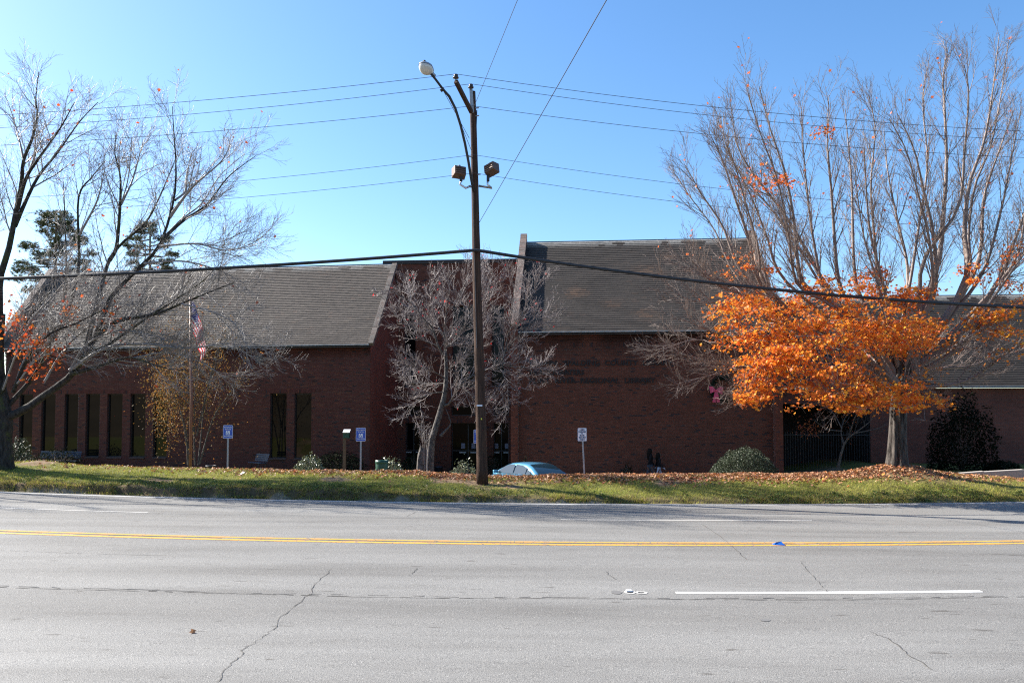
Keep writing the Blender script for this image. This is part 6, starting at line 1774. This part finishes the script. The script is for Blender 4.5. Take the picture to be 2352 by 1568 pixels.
pine('dark green pine with rounded needle clumps rising behind the end of the left wing', 126, 482, 700, 62.0, cl, 3)
cl = [(342 + dx, y, r_) for y, wd in ((516, 14), (530, 28), (548, 44), (566, 52), (584, 58), (602, 62), (618, 66)) for dx, r_ in [(rs_.uniform(-wd, wd), rs_.uniform(10, 15)) for _ in range(4)]]
pine('thinner pine top showing above the ridge of the left wing', 342, 508, 660, 66.0, cl, 5)
random.seed(21)
# leafy scrub beyond the left end of the wing
bt = at(45, 760, 58.0)
t = thing('scrub_tree', 'small green scrub tree beyond the left end of the library', 'tree', (bt.x, 58.0, 0.2))
wood = Wood(); tips = []
for k_ in range(6):
    P, rd = limb_px([(35 + 6 * k_, 1000), (30 + 8 * k_, 850), (10 + 20 * k_, 740)], 58, 58 + random.uniform(-2, 2), 0.1, 0.02, 10); wood.add([tuple(p) for p in P], list(rd), 6); sprout(wood, [tuple(p) for p in P], list(rd), [(2.0, (0.8, 1.8), 0.8, 0.05, 0.2, 4, 0.012), (3, (0.4, 0.9), 0.8, 0.05, 0.2, 3, 0.008)], 0, tips, 0.3)
wood.build('trunk', 'bark_dark', t)
C = np.array([(p.x + random.gauss(0, .2), p.y + random.gauss(0, .2), p.z + random.gauss(0, .2)) for p, v in tips for _ in range(5)]); n = len(C)
leaves('foliage', C, RNG.uniform(0.06, 0.12, n), palette(n, [(0.10, 0.10, 0.03), (0.16, 0.13, 0.04), (0.07, 0.08, 0.025)], [2, 1, 2]), 'leaf', t, 'diamond', 0.1, 0.3)

# ---- shrubs ----------------------------------------------------------------
def shrub(label, px, py_top, rx_px, Y, height, n, leaf, cols, depth=None, name='shrub', lump=0.16, sink=0.0, zbase=None):
    c = at(px, py_top, Y); rx_ = rx_px / FPX * Y; ry_ = depth or rx_ * 0.8
    g = gz(c.x, Y) if zbase is None else zbase
    H = max(c.z - g, height * 0.6)
    t = thing(name, label, 'shrub', (c.x, Y, g))
    wood = Wood()
    for k_ in range(24):
        w = random.uniform(0, 2 * math.pi); e = random.uniform(0.2, 0.85); wood.add([(c.x + .08 * math.cos(w), Y + .08 * math.sin(w), g - 0.02), (c.x + rx_ * e * 0.6 * math.cos(w), Y + ry_ * e * 0.6 * math.sin(w), g + H * 0.45), (c.x + rx_ * e * math.cos(w), Y + ry_ * e * math.sin(w), g + H * 0.9 * math.sqrt(1 - e * e))], [0.02, 0.014, 0.006], 4)
    wood.build('stems', 'bark_dark', t)
    th = RNG.uniform(0, 2 * np.pi, n); u = RNG.uniform(0, 1, n); ph = np.arccos(1 - u)
    lum = 1 + lump * (vnoise(th * 2.2 + 5, ph * 4, 77) - 0.5) * 2 + lump * 0.6 * (vnoise(th * 6, ph * 9, 78) - 0.5) * 2
    rr = (1 - (0.30 if name == 'bush' else 0.45) * RNG.random(n) ** 2.2) * (1 + (lum - 1) * (0.4 if name == 'bush' else 1))
    C = np.stack([c.x + rx_ * rr * np.sin(ph) * np.cos(th), Y + ry_ * rr * np.sin(ph) * np.sin(th), g + 0.03 + H * rr * np.cos(ph) * 0.97], 1)
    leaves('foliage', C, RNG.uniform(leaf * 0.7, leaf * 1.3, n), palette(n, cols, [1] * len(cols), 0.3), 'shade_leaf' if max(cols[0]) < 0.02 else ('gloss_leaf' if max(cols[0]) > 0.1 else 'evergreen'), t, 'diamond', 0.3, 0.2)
    return t
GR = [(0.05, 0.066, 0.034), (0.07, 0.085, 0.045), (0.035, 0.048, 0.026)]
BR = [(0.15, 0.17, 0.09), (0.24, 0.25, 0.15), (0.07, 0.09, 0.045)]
DK = [(0.010, 0.015, 0.008), (0.016, 0.022, 0.011)]  # near-black leaves: the shade these shrubs stand in is in the colour
shrub('large rounded dark green clipped bush in front of the brick wall', 1708, 1027, 88, 33.0, 1.3, 34000, 0.028, GR, 1.2, 'bush')
shrub('bright glossy shrub lit by the sun in front of the pair of tall windows', 708, 1046, 42, 33.5, 0.7, 2600, 0.045, BR)
shrub('bright glossy shrub behind the green litter bin', 893, 1052, 44, 33.0, 0.6, 2600, 0.045, BR)
shrub('bright pale green shrub beside the wooden utility pole', 1062, 1058, 46, 31.0, 0.6, 2400, 0.045, BR)
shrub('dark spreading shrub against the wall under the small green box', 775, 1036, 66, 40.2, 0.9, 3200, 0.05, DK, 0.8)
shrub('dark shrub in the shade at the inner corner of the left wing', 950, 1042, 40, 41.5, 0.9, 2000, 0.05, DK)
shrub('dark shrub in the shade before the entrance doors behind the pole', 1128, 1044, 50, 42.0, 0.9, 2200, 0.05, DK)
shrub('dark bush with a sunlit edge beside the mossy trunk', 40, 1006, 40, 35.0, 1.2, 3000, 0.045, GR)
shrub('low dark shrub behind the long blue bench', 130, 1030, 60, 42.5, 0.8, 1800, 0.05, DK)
shrub('tall dark evergreen shrub in deep shade beside the maple trunk', 2205, 905, 72, 38.0, 3.0, 7000, 0.07, [(0.005, 0.007, 0.004), (0.008, 0.011, 0.006)], 1.4, 'evergreen_shrub', 0.22)  # leaf colours near black: the canopy's deep shade is put into them
shrub('low dark weedy plant at the foot of the brick wall near the walking people', 1440, 1062, 16, 38.6, 0.6, 500, 0.05, DK, 0.3)
shrub('low dark plant at the brick wall corner behind the parked car', 1205, 1050, 12, 38.4, 0.6, 500, 0.05, DK, 0.3)
shrub('low dark shrub in the shade near the concrete kerb', 2300, 1060, 40, 38.0, 0.7, 1500, 0.05, DK)

# ------------------------------------------------------------------ grass and fallen leaves on the bank
N = 200000
x = RNG.uniform(-21, 21, N); s = 23.52 + RNG.random(N) ** 1.15 * 5.2; y = s + bow(x) * np.clip((60 - s) / 30, 0, 1)
bf = bare(x, y); dens = np.clip(1.0 - 1.1 * bf, 0, 1) * (0.45 + 0.75 * fbm(x * 0.8, y * 1.3, 101))
k = RNG.random(N) < np.clip(dens, 0.06, 1); x, y = x[k], y[k]; n = len(x)
z = ground_z(x, y)
hgt = RNG.uniform(0.025, 0.07, n) * (0.7 + 0.9 * fbm(x * 1.5, y * 1.5, 111))
near_edge = np.clip(1 - (y - bow(x) - 23.55) / 0.7, 0, 1); hgt = hgt * (1 + 0.7 * near_edge * RNG.random(n))
th = RNG.uniform(0, np.pi, n); w = RNG.uniform(0.004, 0.009, n); lean = RNG.normal(0, 0.035, (n, 2))
a = np.stack([np.cos(th) * w, np.sin(th) * w, np.zeros(n)], 1); c = np.stack([x, y, z - 0.004], 1)
tip = c + np.stack([lean[:, 0], lean[:, 1], hgt], 1)
V = np.stack([c - a, c + a, tip], 1).reshape(-1, 3)
pn = fbm(x * 0.6, y * 0.9, 121)
ca_ = np.array([0.28, 0.305, 0.045]); cb_ = np.array([0.40, 0.37, 0.08]); cd_ = np.array([0.33, 0.24, 0.11])
m1 = np.clip(pn * 2.0 - 0.45, 0, 1)[:, None]; m2 = (RNG.random(n) < 0.14 + 0.35 * near_edge)[:, None]
col = ca_ * (1 - m1) + cb_ * m1; col = np.where(m2, cd_, col) * RNG.uniform(0.7, 1.3, (n, 1))
gr = obj('grass', np_mesh('grass', V, np.arange(n * 3).reshape(-1, 3), [MT['grass']], np.repeat(col, 3, 0)))
tag(gr, 'short patchy grass growing on the roadside bank', 'grass', kind='stuff')
# ragged longer tufts hanging over the broken edge of the bank
n = 42000; xc = RNG.uniform(-20.5, 20.5, 2600); cs2 = RNG.integers(0, 2600, n); x = xc[cs2] + RNG.normal(0, 0.05, n)
s = 23.60 + (np.abs(RNG.normal(0, 0.24, 2600)))[cs2] + RNG.normal(0, 0.03, n); y = s + bow(x); z = ground_z(x, y)
kp = (fbm(x * 0.8, y * 0 + 2, 151) > 0.36); x, y, z = x[kp], y[kp], z[kp]; n = len(x)
hg = RNG.uniform(0.04, 0.15, n); th = RNG.uniform(0, np.pi, n); w = RNG.uniform(0.004, 0.009, n)
a = np.stack([np.cos(th) * w, np.sin(th) * w, np.zeros(n)], 1); c = np.stack([x, y, z - 0.004], 1)
tip = c + np.stack([RNG.normal(0, 0.05, n), RNG.normal(-0.03, 0.05, n), hg * RNG.uniform(0.3, 1, n)], 1)
col = np.where((RNG.random(n) < 0.45)[:, None], cd_, np.where((RNG.random(n) < 0.5)[:, None], ca_, cb_)) * RNG.uniform(0.6, 1.25, (n, 1))
tu = obj('grass_tufts', np_mesh('grass_tufts', np.stack([c - a, c + a, tip], 1).reshape(-1, 3), np.arange(n * 3).reshape(-1, 3), [MT['grass']], np.repeat(col, 3, 0)))
tag(tu, 'long dry grass tufts hanging over the broken earth edge of the bank', 'grass', kind='stuff')
# broad-leaved weeds along the road edge
nW = 1700; x = RNG.uniform(-20, 20, nW); s = 23.55 + RNG.random(nW) * 0.9; y = s + bow(x); C = []
for a_, b_ in zip(x, y):
    if fbm(np.array([a_ * 0.9]), np.array([3.3]), 131)[0] < 0.42: continue
    g = gz(a_, b_)
    for _ in range(9): C.append((a_ + random.gauss(0, .05), b_ + random.gauss(0, .05), g + random.uniform(0.01, 0.07)))
C = np.array(C); n = len(C)
wd = leaves('weeds', C, RNG.uniform(0.02, 0.045, n), palette(n, [(0.09, 0.14, 0.03), (0.14, 0.17, 0.05), (0.20, 0.15, 0.07)], [3, 2, 1]), 'grass', None, 'diamond', 0.6, 0.2)
tag(wd, 'low broad leaved weeds along the edge of the road', 'weeds', kind='stuff')
# leaf litter: thick on the crest to the right, thinning downhill
N = 95000; x = RNG.uniform(-20, 20, N); s = 24.2 + RNG.random(N) ** 0.62 * 4.3; y = s + bow(x) * 0.95
cyv = crest_y(x); tpos = (y - 24.0 - bow(x)) / 3.4
wx = np.interp(x, [-20, -14, -9, -5, 0, 3, 9, 12.5, 15, 20], [0.02, 0.05, 0.2, 0.5, 0.7, 1.3, 1.5, 1.0, 0.5, 0.2])
pr = wx * np.clip((tpos - 0.32) * 2.2, 0.0, 1) ** 1.6 * (0.35 + 1.1 * fbm(x * 0.9, y * 1.2, 141)) + 0.012 * wx
k = RNG.random(N) < pr * 0.85; x, y = x[k], y[k]; n = len(x); z = ground_z(x, y) + RNG.uniform(0.006, 0.05, n)
C = np.stack([x, y, z], 1)
pal = palette(n, [(0.36, 0.19, 0.10), (0.44, 0.26, 0.15), (0.44, 0.16, 0.05), (0.24, 0.11, 0.06), (0.58, 0.28, 0.06), (0.30, 0.09, 0.05)], [4, 3.5, 2, 3.5, 0.6, 1.2], 0.3)
fl_ = leaves('fallen_leaves', C, RNG.uniform(0.04, 0.075, n), pal, 'litter', None, 'maple', 0.9, 0.6)
tag(fl_, 'brown and orange maple leaves scattered over the bank and its crest', 'leaf litter', kind='stuff')
x0, s0 = road_hit(443, 1453)
one = leaves('dry_leaf', np.array([(x0, s0 + float(bow(x0)), float(road_z(x0, s0)) + 0.02)]), np.array([0.05]), np.array([(0.45, 0.22, 0.10)]), 'litter', None, 'maple', 0.6, 0.5)
tag(one, 'single dry tan leaf lying on the asphalt beside the long crack', 'leaf')
